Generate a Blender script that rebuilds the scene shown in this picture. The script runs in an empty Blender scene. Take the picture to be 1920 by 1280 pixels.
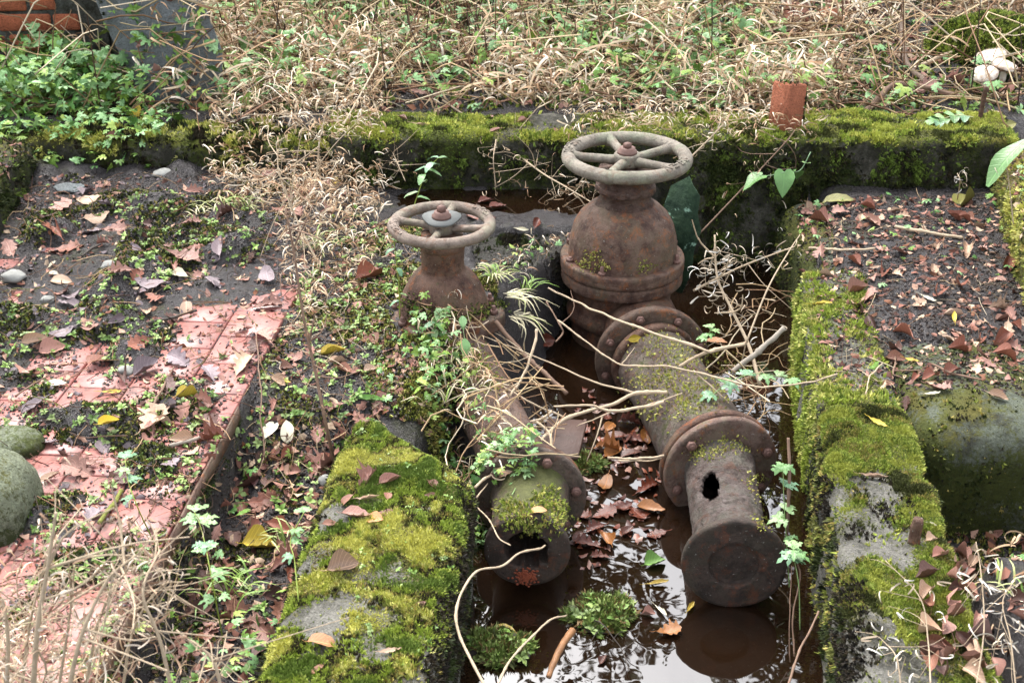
import bpy, math, random
import numpy as np
from mathutils import Vector, Matrix
from mathutils.bvhtree import BVHTree

# ------------------------------------------------------------------ camera, sky, sun
SC = bpy.context.scene
COL = SC.collection
R = math.radians
CAM_H, PITCH, FPX = 1.6, R(28.5), 2300.0
cam_d = bpy.data.cameras.new('camera'); cam = bpy.data.objects.new('camera', cam_d); COL.objects.link(cam)
cam.location = (0, 0, CAM_H); cam.rotation_euler = (R(90) - PITCH, 0, 0)
cam_d.sensor_width = 36; cam_d.lens = FPX / 1920 * 36; cam_d.clip_start = .05; cam_d.clip_end = 400
cam_d.dof.use_dof = True; cam_d.dof.focus_distance = 3.2; cam_d.dof.aperture_fstop = 9.0
SC.camera = cam
SUN_EL, SUN_ROT = R(58), R(-25)
w = bpy.data.worlds.new('World'); SC.world = w; w.use_nodes = True
nt = w.node_tree; bg = nt.nodes['Background']
sky = nt.nodes.new('ShaderNodeTexSky'); sky.sky_type = 'NISHITA'; sky.sun_disc = False
sky.sun_elevation = SUN_EL; sky.sun_rotation = SUN_ROT; sky.air_density = 1.0; sky.dust_density = 4.0; sky.ozone_density = 1.0
hs = nt.nodes.new('ShaderNodeHueSaturation'); hs.inputs['Saturation'].default_value = .28
nt.links.new(sky.outputs[0], hs.inputs['Color']); nt.links.new(hs.outputs[0], bg.inputs['Color'])
bg.inputs['Strength'].default_value = .15
sun_d = bpy.data.lights.new('sun', 'SUN'); sun_d.energy = .7; sun_d.angle = R(25); sun_d.color = (1, .965, .91)
sun = bpy.data.objects.new('sun', sun_d); COL.objects.link(sun)
# direction towards the sun: azimuth measured from +Y, from behind and to the right of the camera's far side
sun_dir = Vector((math.sin(SUN_ROT) * math.cos(SUN_EL), math.cos(SUN_ROT) * math.cos(SUN_EL), math.sin(SUN_EL)))
sun.rotation_euler = sun_dir.to_track_quat('Z', 'Y').to_euler()
vs = SC.view_settings; vs.view_transform = 'Standard'; vs.look = 'None'; vs.gamma = 1; vs.use_curve_mapping = False
vs.exposure = 2.12

random.seed(7); rng = np.random.default_rng(7)

# ------------------------------------------------------------------ numpy noise
def _hash(ix, iy, iz, seed):
    h = (ix * 374761393 + iy * 668265263 + iz * 2147483647 + seed * 974634577) & 0xFFFFFFFF
    h = ((h ^ (h >> 13)) * 1274126177) & 0xFFFFFFFF
    h = ((h ^ (h >> 16)) * 2246822519) & 0xFFFFFFFF
    return ((h ^ (h >> 15)) & 0xFFFFFF) / float(0x1000000)
def vnoise(p, seed=0):
    p = np.asarray(p, float); i = np.floor(p).astype(np.int64); f = p - i; f = f * f * (3 - 2 * f)
    r = 0
    for a in (0, 1):
        for b in (0, 1):
            for c in (0, 1):
                r = r + _hash(i[:, 0] + a, i[:, 1] + b, i[:, 2] + c, seed) * (f[:, 0] if a else 1 - f[:, 0]) * (f[:, 1] if b else 1 - f[:, 1]) * (f[:, 2] if c else 1 - f[:, 2])
    return r
def fbm(p, freq=1, octs=4, seed=0, gain=.5):
    p = np.asarray(p, float)
    if p.ndim == 1: p = p[None]
    if p.shape[1] == 2: p = np.c_[p, np.zeros(len(p))]
    a, s, t = 1, 0, 0
    for k in range(octs):
        s = s + a * vnoise(p * freq * 2 ** k + 17.3 * k, seed + k); t += a; a *= gain
    return s / t
def sstep(a, b, x):
    t = np.clip((x - a) / (b - a), 0, 1); return t * t * (3 - 2 * t)
def lin(c):
    c = np.asarray(c, float) / 255; return np.where(c <= .04045, c / 12.92, ((c + .055) / 1.055) ** 2.4)
def inpoly(P, poly):
    P = np.asarray(P); x, y = P[:, 0], P[:, 1]; r = np.zeros(len(P), bool); n = len(poly)
    for i in range(n):
        x0, y0 = poly[i]; x1, y1 = poly[(i + 1) % n]
        if y0 != y1: r ^= ((y0 > y) != (y1 > y)) & (x < (x1 - x0) * (y - y0) / (y1 - y0) + x0)
    return r

# ------------------------------------------------------------------ picture rays -> world places (to measure the photograph)
def ray(px, py):
    u = (px - 960) / FPX; v = (640 - py) / FPX
    return Vector((u, math.cos(PITCH) + v * math.sin(PITCH), -math.sin(PITCH) + v * math.cos(PITCH)))
def PZ(px, py, z=0.):
    r = ray(px, py); t = (z - CAM_H) / r.z; return Vector((r.x * t, r.y * t, z))
def PY(px, py, y):
    r = ray(px, py); t = y / r.y; return Vector((r.x * t, y, CAM_H + r.z * t))
BV = None
def hit(px, py):
    r = ray(px, py).normalized(); h = BV.ray_cast(Vector((0, 0, CAM_H)), r)
    if h[0] is None: return PZ(px, py, 0), Vector((0, 0, 1))
    n = h[1]
    if n.dot(r) > 0: n = -n
    return h[0], n
def down(x, y, z=2.):
    h = BV.ray_cast(Vector((x, y, z)), Vector((0, 0, -1)))
    if h[0] is None: return Vector((x, y, 0)), Vector((0, 0, 1))
    n = h[1]
    return h[0], (n if n.z > 0 else -n)

# ------------------------------------------------------------------ mesh helpers
def mk_mesh(name, V, Fs, mat=None, col=None, uv=None, smooth=True):
    """V (n,3); Fs list of (m,k) index arrays"""
    me = bpy.data.meshes.new(name); V = np.asarray(V, np.float32)
    Fs = [np.asarray(f, np.int32) for f in Fs if len(f)]
    me.vertices.add(len(V)); me.vertices.foreach_set('co', V.ravel())
    li = np.concatenate([f.ravel() for f in Fs]); tot = np.concatenate([np.full(len(f), f.shape[1], np.int32) for f in Fs])
    st = np.r_[0, np.cumsum(tot)[:-1]].astype(np.int32)
    me.loops.add(len(li)); me.loops.foreach_set('vertex_index', li)
    me.polygons.add(len(tot)); me.polygons.foreach_set('loop_start', st); me.polygons.foreach_set('loop_total', tot)
    if smooth: me.polygons.foreach_set('use_smooth', np.ones(len(tot), bool))
    if col is not None:
        a = me.color_attributes.new('col', 'FLOAT_COLOR', 'POINT')
        a.data.foreach_set('color', np.c_[np.asarray(col, np.float32), np.ones(len(V), np.float32)].ravel())
    if uv is not None:
        u = me.uv_layers.new(name='UVMap'); u.data.foreach_set('uv', np.asarray(uv, np.float32)[li].ravel())
    me.update(calc_edges=True)
    if mat: me.materials.append(mat)
    return me
def link(name, me, parent=None):
    o = bpy.data.objects.new(name, me); COL.objects.link(o)
    if parent: o.parent = parent
    return o
def tag(o, label=None, cat=None, group=None, kind=None):
    if label: o['label'] = label
    if cat: o['category'] = cat
    if group: o['group'] = group
    if kind: o['kind'] = kind
    return o
def empty(name, loc, rz=0, **k):
    o = bpy.data.objects.new(name, None); COL.objects.link(o); o.location = loc; o.rotation_euler = (0, 0, rz); o.empty_display_size = .05
    return tag(o, **k)
class MB:
    """collects pieces of one mesh"""
    def __init__(s): s.V = []; s.F = {}; s.n = 0; s.C = []; s.U = []
    def add(s, V, Fs, col=None, uv=None):
        V = np.asarray(V, float)
        for f in Fs:
            f = np.asarray(f)
            if len(f): s.F.setdefault(f.shape[1], []).append(f + s.n)
        s.V.append(V); s.n += len(V)
        if col is not None:
            c = np.asarray(col, float); s.C.append(np.tile(c, (len(V), 1)) if c.ndim == 1 else c)
        if uv is not None: s.U.append(uv)
        return s
    def mesh(s, name, mat, smooth=True):
        return mk_mesh(name, np.concatenate(s.V), [np.concatenate(f) for f in s.F.values()], mat, np.concatenate(s.C) if s.C else None, np.concatenate(s.U) if s.U else None, smooth)
    def obj(s, name, mat, parent=None, smooth=True): return link(name, s.mesh(name, mat, smooth), parent)

def spline(pts, n):
    P = np.asarray([tuple(p) for p in pts], float)
    if len(P) == 2: return P[0] + np.linspace(0, 1, n)[:, None] * (P[1] - P[0])
    Q = np.vstack([2 * P[0] - P[1], P, 2 * P[-1] - P[-2]]); out = []
    for t in np.linspace(0, len(P) - 1 - 1e-6, n):
        i = int(t); f = t - i; a, b, c, d = Q[i:i + 4]
        out.append(.5 * (2 * b + (c - a) * f + (2 * a - 5 * b + 4 * c - d) * f * f + (3 * b - a - 3 * c + d) * f ** 3))
    return np.array(out)
def tube(P, r, k=6, cap=True):
    P = np.asarray(P, float); n = len(P); r = np.broadcast_to(np.asarray(r, float), (n,))
    T = np.gradient(P, axis=0); T /= np.linalg.norm(T, axis=1)[:, None] + 1e-12
    up = np.array([0, 0, 1.]) if abs(T[0][2]) < .9 else np.array([1., 0, 0])
    N = np.cross(T[0], up); N /= np.linalg.norm(N); V = []
    for i in range(n):
        N = N - T[i] * N.dot(T[i]); N /= np.linalg.norm(N) + 1e-12; B = np.cross(T[i], N)
        a = np.arange(k) * 2 * math.pi / k
        V.append(P[i] + r[i] * (np.cos(a)[:, None] * N + np.sin(a)[:, None] * B))
    V = np.concatenate(V); i, j = np.meshgrid(np.arange(n - 1), np.arange(k), indexing='ij'); i = i.ravel(); j = j.ravel(); j2 = (j + 1) % k
    F = np.c_[i * k + j, i * k + j2, (i + 1) * k + j2, (i + 1) * k + j]
    Fs = [F]
    if cap: Fs += [np.arange(k)[::-1][None], ((n - 1) * k + np.arange(k))[None]]
    return V, Fs
def lathe(prof, k=48, closed=False):
    """profile (r,z) rotated about z"""
    p = np.asarray(prof, float); n = len(p); a = np.arange(k) * 2 * math.pi / k
    V = np.stack([p[:, 0][:, None] * np.cos(a), p[:, 0][:, None] * np.sin(a), np.broadcast_to(p[:, 1][:, None], (n, k))], -1).reshape(-1, 3)
    m = n if closed else n - 1
    i, j = np.meshgrid(np.arange(m), np.arange(k), indexing='ij'); i = i.ravel(); j = j.ravel(); j2 = (j + 1) % k; i2 = (i + 1) % n
    return V, [np.c_[i * k + j, i * k + j2, i2 * k + j2, i2 * k + j]]
def dens(prof, step=.008):
    """subdivide a lathe profile so noise can roughen it; short chamfers keep the edges"""
    p = np.asarray(prof, float); out = [p[0]]
    for a, b in zip(p[:-1], p[1:]):
        m = max(1, int(np.linalg.norm(b - a) / step)); out += [a + (b - a) * t for t in np.linspace(0, 1, m + 1)[1:]]
    return np.array(out)
def rough(V, amp, freq, seed=0, octs=4):
    V = np.asarray(V); d = np.stack([fbm(V, freq, octs, seed + 31 * k) - .5 for k in range(3)], -1); return V + d * amp * 2
def orient(V, origin, axis, up=(0, 0, 1)):
    z = Vector(axis).normalized(); x = Vector(up).cross(z)
    if x.length < 1e-4: x = Vector((1, 0, 0))
    x.normalize(); y = z.cross(x); M = np.array([x, y, z]).T
    return np.asarray(V) @ M.T + np.asarray(origin)
def box(sx, sy, sz, bev=.003):
    """bevelled box centred on x,y with base z=0 (24 verts)"""
    out = []; hx, hy = sx / 2, sy / 2
    V = []
    for a in (-1, 1):
        for b in (-1, 1):
            for c in (0, 1):
                X, Y, Z = a * hx, b * hy, c * sz; zi = Z + (bev if c == 0 else -bev)
                V += [(X - a * bev, Y - b * bev, Z), (X - a * bev, Y, zi), (X, Y - b * bev, zi)]
    import bmesh
    bm = bmesh.new()
    for v in V: bm.verts.new(v)
    bmesh.ops.convex_hull(bm, input=bm.verts); bmesh.ops.dissolve_limit(bm, angle_limit=.02, verts=bm.verts, edges=bm.edges)
    bm.verts.index_update(); V = np.array([v.co for v in bm.verts]); F = {}
    for f in bm.faces: F.setdefault(len(f.verts), []).append([v.index for v in f.verts])
    bm.free(); return V, [np.array(f) for f in F.values()]
def rock(seed, sx, sy, sz, sub=3, amp=.25):
    import bmesh
    bm = bmesh.new(); bmesh.ops.create_icosphere(bm, subdivisions=sub, radius=1)
    V = np.array([v.co for v in bm.verts]); bm.verts.index_update(); F = np.array([[v.index for v in f.verts] for f in bm.faces]); bm.free()
    n = fbm(V, 1.3, 4, seed) - .5; V = V * (1 + amp * 2 * n)[:, None] * np.array([sx, sy, sz]); return V, [F]

STRUCT = []            # (verts, tris) of everything things can lie on
def remember(V, Fs):
    T = []
    for f in Fs:
        f = np.asarray(f)
        if f.shape[1] == 3: T.append(f)
        elif f.shape[1] == 4: T += [f[:, [0, 1, 2]], f[:, [0, 2, 3]]]
        else: T += [f[:, [0, i, i + 1]] for i in range(1, f.shape[1] - 1)]
    T = np.concatenate(T); STRUCT.append((np.asarray(V, float), T)); return (np.asarray(V, float), T)
def rebuild_bvh():
    global BV
    n = 0; V = []; F = []
    for v, t in STRUCT: V.append(v); F.append(t + n); n += len(v)
    BV = BVHTree.FromPolygons(np.concatenate(V).tolist(), np.concatenate(F).tolist())
def moss_sample(S, n, pw=2., extra=None):
    mo = MOSS[id(S)]; V, T = S; tm = sstep(.22, .80, mo[T].mean(1)) ** pw + .012
    return surf_sample(S, n, lambda c, N: tm * (1 if extra is None else extra(c, N)))
def surf_sample(S, n, wf=None):
    V, T = S; a, b, c = V[T[:, 0]], V[T[:, 1]], V[T[:, 2]]; N = np.cross(b - a, c - a); ar = np.linalg.norm(N, axis=1); N = N / (ar[:, None] + 1e-12)
    wgt = ar.copy()
    if wf is not None: wgt = wgt * np.clip(wf((a + b + c) / 3, N), 0, None)
    if wgt.sum() <= 0: return np.zeros((0, 3)), np.zeros((0, 3))
    k = rng.choice(len(T), n, p=wgt / wgt.sum()); u = rng.random((n, 2)); m = u.sum(1) > 1; u[m] = 1 - u[m]
    return a[k] + u[:, :1] * (b - a)[k] + u[:, 1:] * (c - a)[k], N[k]
def frames(nor, align=1., tilt=.2, yaw=None):
    n = len(nor); Z = np.array([0, 0, 1.]) * (1 - align) + nor * align + rng.normal(0, tilt, (n, 3)); Z /= np.linalg.norm(Z, axis=1)[:, None] + 1e-9
    a = rng.random(n) * 2 * math.pi if yaw is None else yaw
    X = np.c_[np.cos(a), np.sin(a), np.zeros(n)]; X = X - Z * (X * Z).sum(1)[:, None]; X /= np.linalg.norm(X, axis=1)[:, None] + 1e-9
    return np.stack([X, np.cross(Z, X), Z], -1)
def scatter(name, temps, pos, nor, scale, cols, mat, parent=None, align=1., tilt=.2, smooth=False, yaw=None, lift=0., jit=.12, patch=0.):
    """one object from many small copies of a few templates (each (V, [F]) )"""
    n = len(pos)
    if n == 0: return None
    M = frames(np.asarray(nor), align, tilt, yaw); pos = pos + np.asarray(nor) * lift
    sc = np.broadcast_to(np.asarray(scale, float), (n,)); cols = np.asarray(cols)
    ck = rng.integers(0, len(cols), n)
    if patch: ck = np.clip(((fbm(pos, patch, 4, 33) - .36) / .28 * len(cols) + rng.normal(0, .9, n)).astype(int), 0, len(cols) - 1)
    cc = cols[ck] * (1 + rng.normal(0, jit, (n, 1))); cc = np.clip(cc, .002, .95)
    which = rng.integers(0, len(temps), n); mb = MB()
    for t, tp in enumerate(temps):
        m = np.where(which == t)[0]
        if not len(m): continue
        tv = np.asarray(tp[0], float); k = len(tv)
        V = np.einsum('nij,kj->nki', M[m], tv) * sc[m][:, None, None] + pos[m][:, None]
        Fs = [(np.asarray(f)[None] + (np.arange(len(m)) * k)[:, None, None]).reshape(-1, np.asarray(f).shape[1]) for f in tp[1]]
        mb.add(V.reshape(-1, 3), Fs, np.repeat(cc[m], k, 0))
    return mb.obj(name, mat, parent, smooth)

# ------------------------------------------------------------------ materials
class NT:
    def __init__(s, name):
        s.m = bpy.data.materials.new(name); s.m.use_nodes = True; s.t = s.m.node_tree; s.b = s.t.nodes['Principled BSDF']
    def n(s, typ, **k):
        x = s.t.nodes.new(typ)
        for a, v in k.items():
            if a in ('ops',): continue
            setattr(x, a, v)
        return x
    def l(s, a, b): s.t.links.new(a, b)
    def coord(s): return s.n('ShaderNodeTexCoord').outputs['Object']
    def noise(s, scale, detail=5, rough=.6, vec=None, dist=0):
        x = s.n('ShaderNodeTexNoise'); x.inputs['Scale'].default_value = scale; x.inputs['Detail'].default_value = detail; x.inputs['Roughness'].default_value = rough; x.inputs['Distortion'].default_value = dist
        if vec is not None: s.l(vec, x.inputs['Vector'])
        return x.outputs['Fac']
    def ramp(s, fac, stops):
        x = s.n('ShaderNodeValToRGB'); e = x.color_ramp.elements
        while len(e) < len(stops): e.new(.5)
        for i, (p, c) in enumerate(stops):
            e[i].position = p; e[i].color = (*(c if len(np.atleast_1d(c)) == 3 else (c, c, c)), 1)
        s.l(fac, x.inputs[0]); return x.outputs[0]
    def mix(s, f, a, b, mode='MIX'):
        x = s.n('ShaderNodeMix', data_type='RGBA', blend_type=mode)
        for v, i in ((f, 0), (a, 6), (b, 7)):
            if isinstance(v, (int, float)): x.inputs[i].default_value = v
            elif isinstance(v, bpy.types.NodeSocket): s.l(v, x.inputs[i])
            else: x.inputs[i].default_value = (*v, 1)
        return x.outputs[2]
    def math(s, op, a, b=0.):
        x = s.n('ShaderNodeMath', operation=op, use_clamp=False)
        for i, v in enumerate((a, b)):
            if isinstance(v, bpy.types.NodeSocket): s.l(v, x.inputs[i])
            else: x.inputs[i].default_value = v
        return x.outputs[0]
    def bump(s, h, strength=.5, dist=.01, prev=None):
        x = s.n('ShaderNodeBump'); x.inputs['Strength'].default_value = strength; x.inputs['Distance'].default_value = dist; s.l(h, x.inputs['Height'])
        if prev is not None: s.l(prev, x.inputs['Normal'])
        return x.outputs[0]
    def done(s, color, rough=.8, normal=None, spec=.5):
        for v, k in ((color, 'Base Color'), (rough, 'Roughness'), (spec, 'Specular IOR Level')):
            if isinstance(v, bpy.types.NodeSocket): s.l(v, s.b.inputs[k])
            elif k == 'Base Color': s.b.inputs[k].default_value = (*v, 1)
            else: s.b.inputs[k].default_value = v
        if normal is not None: s.l(normal, s.b.inputs['Normal'])
        return s.m
def m_attr(name, rough=.7, trans=0., var=.0, spec=.4):
    t = NT(name); a = t.n('ShaderNodeAttribute'); a.attribute_name = 'col'
    c = a.outputs['Color']
    if var:
        f = t.noise(60, 3, .6, t.coord()); c = t.mix(1., c, t.ramp(f, [(.3, 1 - var), (.7, 1 + var * .6)]), 'MULTIPLY')
    t.done(c, rough, None, spec)
    if trans: t.b.inputs['Subsurface Weight'].default_value = 0
    return t.m
def m_concrete(name, grey=(.27, .26, .225), moss=(.085, .105, .018), algae=.5, wet=0., face=.45):
    """mottled concrete; the moss lies where the mesh's own 'moss' attribute puts it (darker kind of moss on upright faces)"""
    t = NT(name); v = t.coord()
    base = t.mix(t.noise(30, 6, .65, v), tuple(c * .5 for c in grey), tuple(c * 1.2 for c in grey))
    sp = t.noise(220, 3, .7, v); base = t.mix(t.ramp(sp, [(.58, 0.), (.68, .8)]), base, tuple(min(1, c * 1.6) for c in grey))
    base = t.mix(t.ramp(t.noise(140, 4, .7, v), [(.52, 0.), (.66, .8)]), base, tuple(c * .3 for c in grey))
    dk = t.ramp(t.noise(8, 7, .75, v), [(.62 - .34 * algae, 0.), (.78 - .3 * algae, 1.)])
    base = t.mix(dk, base, (.026, .025, .016))
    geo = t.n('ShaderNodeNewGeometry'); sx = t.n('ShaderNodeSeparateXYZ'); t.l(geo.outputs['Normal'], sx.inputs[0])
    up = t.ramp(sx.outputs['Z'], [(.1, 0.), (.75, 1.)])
    at = t.n('ShaderNodeAttribute'); at.attribute_name = 'moss'
    thr = t.math('ADD', at.outputs['Fac'], t.math('MULTIPLY', t.math('SUBTRACT', t.noise(70, 7, .8, v), .5), 2.4))
    mk = t.ramp(thr, [(.36, 0.), (.66, 1.)])
    mcol = t.mix(t.noise(60, 4, .75, v), tuple(c * .45 for c in moss), tuple(c * 1.5 for c in moss))
    mcol = t.mix(t.ramp(t.noise(4, 3, .6, v), [(.4, 0.), (.65, 1.)]), mcol, (moss[0] * 1.3, moss[1] * .95, moss[2] * .8))
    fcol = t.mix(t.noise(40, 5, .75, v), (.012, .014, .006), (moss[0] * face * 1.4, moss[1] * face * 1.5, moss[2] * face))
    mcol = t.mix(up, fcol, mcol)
    col = t.mix(mk, base, mcol)
    b = t.bump(t.noise(170, 5, .75, v), 1., .008); b = t.bump(t.noise(40, 6, .75, v), 1., .016, b)
    return t.done(col, .9 if not wet else .32, b, .35 if not wet else .5)
def m_rust(name, base=(.085, .048, .034), light=(.15, .10, .08), orange=(.22, .075, .022), moss=.45, dark=.35, flake=0., topgreen=.3):
    t = NT(name); v = t.coord()
    c = t.mix(t.ramp(t.noise(16, 8, .75, v), [(.43, 0.), (.57, 1.)]), base, light)
    c = t.mix(t.ramp(t.noise(38, 6, .75, v), [(.52, 0.), (.68, .85)]), c, tuple(x * .45 for x in base))
    c = t.mix(t.ramp(t.noise(11, 7, .75, v, .5), [(.48, 0.), (.62, .55)]), c, (light[0] * .80, light[1] * 1.02, light[2] * .85)); c = t.mix(t.ramp(t.noise(26, 7, .78, v, .5), [(.53, 0.), (.64, .65)]), c, orange)
    c = t.mix(t.ramp(t.noise(9, 8, .78, v, .4), [(.64 - .2 * dark, 0.), (.76 - .15 * dark, .85)]), c, (.03, .024, .02))
    c = t.mix(t.ramp(t.noise(22, 6, .75, v), [(.60, 0.), (.70, .6)]), c, tuple(min(1, x * 1.5) for x in light))
    c = t.mix(t.ramp(t.noise(150, 2, .6, v), [(.69, 0.), (.74, .7)]), c, (.32, .31, .28))
    geo = t.n('ShaderNodeNewGeometry'); sx = t.n('ShaderNodeSeparateXYZ'); t.l(geo.outputs['Normal'], sx.inputs[0])
    up = t.ramp(sx.outputs['Z'], [(.0, 0.), (.9, 1.)])
    th = t.math('ADD', t.noise(16, 8, .78, v), t.math('MULTIPLY', up, topgreen * .12))
    mk = t.ramp(th, [(.74 - .28 * moss, 0.), (.84 - .28 * moss, .9)])
    c = t.mix(mk, c, t.mix(t.noise(70, 4, .7, v), (.03, .036, .012), (.115, .125, .032)))
    b = t.bump(t.noise(150, 6, .78, v), .7, .005); b = t.bump(t.noise(34, 6, .7, v), .6 + flake, .01 + .01 * flake, b)
    return t.done(c, .68, b, .28)
def m_plain(name, c, rough=.7, var=.35, scale=40, bump=.3, spec=.4, bscale=120):
    t = NT(name); v = t.coord(); f = t.noise(scale, 5, .65, v)
    return t.done(t.mix(f, tuple(x * (1 - var) for x in c), tuple(min(1, x * (1 + var)) for x in c)), rough, t.bump(t.noise(bscale, 5, .7, v), bump, .004), spec)
def m_leaf(name, c, dark=.6, rough=.5, vein=1.35, spot=.4, wet=False):
    t = NT(name); uv = t.n('ShaderNodeTexCoord').outputs['UV']; sx = t.n('ShaderNodeSeparateXYZ'); t.l(uv, sx.inputs[0])
    au = t.math('ABSOLUTE', sx.outputs[0]); ob = t.coord(); oi = t.n('ShaderNodeObjectInfo')
    r = t.ramp(oi.outputs['Random'], [(0., .72), (.5, 1.), (1., 1.25)])
    c0 = t.mix(t.ramp(t.noise(45, 5, .7, ob), [(.35, 0.), (.7, 1.)]), c, tuple(x * dark for x in c))
    c0 = t.mix(1., c0, r, 'MULTIPLY')
    c0 = t.mix(t.ramp(t.noise(90, 4, .7, ob), [(.62, 0.), (.72, spot)]), c0, (c[0] * .3, c[1] * .22, c[2] * .2))
    sv = t.math('SUBTRACT', t.math('MULTIPLY', sx.outputs[1], 8.), t.math('MULTIPLY', au, 2.2)); fr = t.math('ABSOLUTE', t.math('SUBTRACT', t.math('FRACT', sv), .5))
    vm = t.math('MAXIMUM', t.ramp(au, [(.03, 1.), (.08, 0.)]), t.math('MULTIPLY', t.ramp(fr, [(.03, 1.), (.10, 0.)]), .45))
    c1 = t.mix(vm, c0, tuple(min(.9, x * vein) for x in c))
    return t.done(c1, .22 if wet else rough, t.bump(vm, .35, .003, t.bump(t.noise(120, 4, .7, ob), .3, .003)), .5)

MA = m_attr('stuff_matte', .75, spec=.3); MAG = m_attr('leafy', .5, spec=.35); MWET = m_attr('wet_soil', .42, var=.35, spec=.5)
m_wheel = m_rust('weathered_iron', (.14, .12, .095), (.235, .205, .165), (.16, .10, .065), moss=.12, dark=-.35, topgreen=.3)
m_wheel2 = m_rust('weathered_iron_pinkish', (.15, .115, .092), (.24, .19, .155), (.17, .09, .055), moss=.1, dark=-.4, topgreen=.3)
m_rusty = m_rust('rusty_iron', (.058, .028, .019), (.125, .072, .050), (.25, .075, .02), moss=.34, dark=.1)
m_rustb = m_rust('rusty_iron_big', (.062, .032, .023), (.13, .082, .060), (.24, .08, .022), moss=.28, dark=.05)
m_pipe = m_rust('mossy_rusty_pipe', (.065, .044, .034), (.14, .11, .095), (.15, .065, .03), moss=.5, dark=.15, flake=.5, topgreen=.8)
m_flaky = m_rust('flaking_rusty_pipe', (.105, .075, .064), (.20, .16, .145), (.17, .08, .05), moss=.18, dark=.1, flake=1.2)
m_dark = m_rust('dark_wet_iron', (.028, .020, .016), (.055, .038, .03), (.12, .04, .018), moss=.34, dark=.4)
m_pipeshade = m_plain('painted_pipe_shade', (.012, .01, .008), .9)  # near-black colour standing in for shade inside the open pipe
m_redrust = m_plain('red_rust', (.20, .045, .018), .55, .5, 60)
m_slate = m_concrete('grey_slate', (.25, .275, .28), (.06, .08, .04), -.6)
m_bolt = m_plain('bolt_rust', (.13, .07, .055), .65, .5, 50)
m_brick = m_concrete('red_brick', (.50, .15, .07), (.07, .09, .02), .12)
m_brickm = m_concrete('mossy_brick', (.34, .13, .08), (.07, .095, .02), .35)
m_mortar = m_concrete('mortar', (.16, .17, .15), (.06, .08, .03), .6)
m_stick = m_plain('dead_twig', (.40, .31, .21), .75, .45, 70, .6)
m_stickb = m_plain('brown_twig', (.17, .105, .07), .75, .4, 60, .3)
m_stickd = m_plain('dark_twig', (.05, .04, .032), .75, .4, 60, .3)
m_stickg = m_plain('grey_branch', (.27, .235, .19), .8, .4, 40, .5)
m_stone = m_plain('grey_stone', (.24, .24, .22), .8, .45, 40, .5)

# =================================================================== LARGE STRUCTURE
# ---- heights of the ground
def blob(P, cx, cy, r): return np.exp(-(((P[:, 0] - cx) ** 2 + (P[:, 1] - cy) ** 2) / r ** 2))
def wallx(y): return .617 + .152 * (y - 1.654)          # the pit's right wall
PIT = [(-.25, .6), (-.22, 2.30), (-.24, 2.60), (-.195, 2.9), (-.08, 3.2), (.0, 3.36), (.18, 3.64), (.30, 3.8), (.32, 4.1), (wallx(4.1) + .07, 4.1), (wallx(.6) + .07, .6)]
LEDGE = [(-.10, 3.30), (-.01, 3.33), (.27, 3.73), (-.16, 3.72)]
def polydist(P, poly):
    P = np.asarray(P)[:, :2]; d = np.full(len(P), 1e9); n = len(poly)
    for i in range(n):
        a = np.array(poly[i]); b = np.array(poly[(i + 1) % n]); ab = b - a
        t = np.clip(((P - a) @ ab) / (ab @ ab), 0, 1); d = np.minimum(d, np.linalg.norm(P - a - t[:, None] * ab, axis=1))
    return np.where(inpoly(P, poly), -d, d)
def tile_edge(y): return -.62 - .083 * (3.35 - y)
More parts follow.
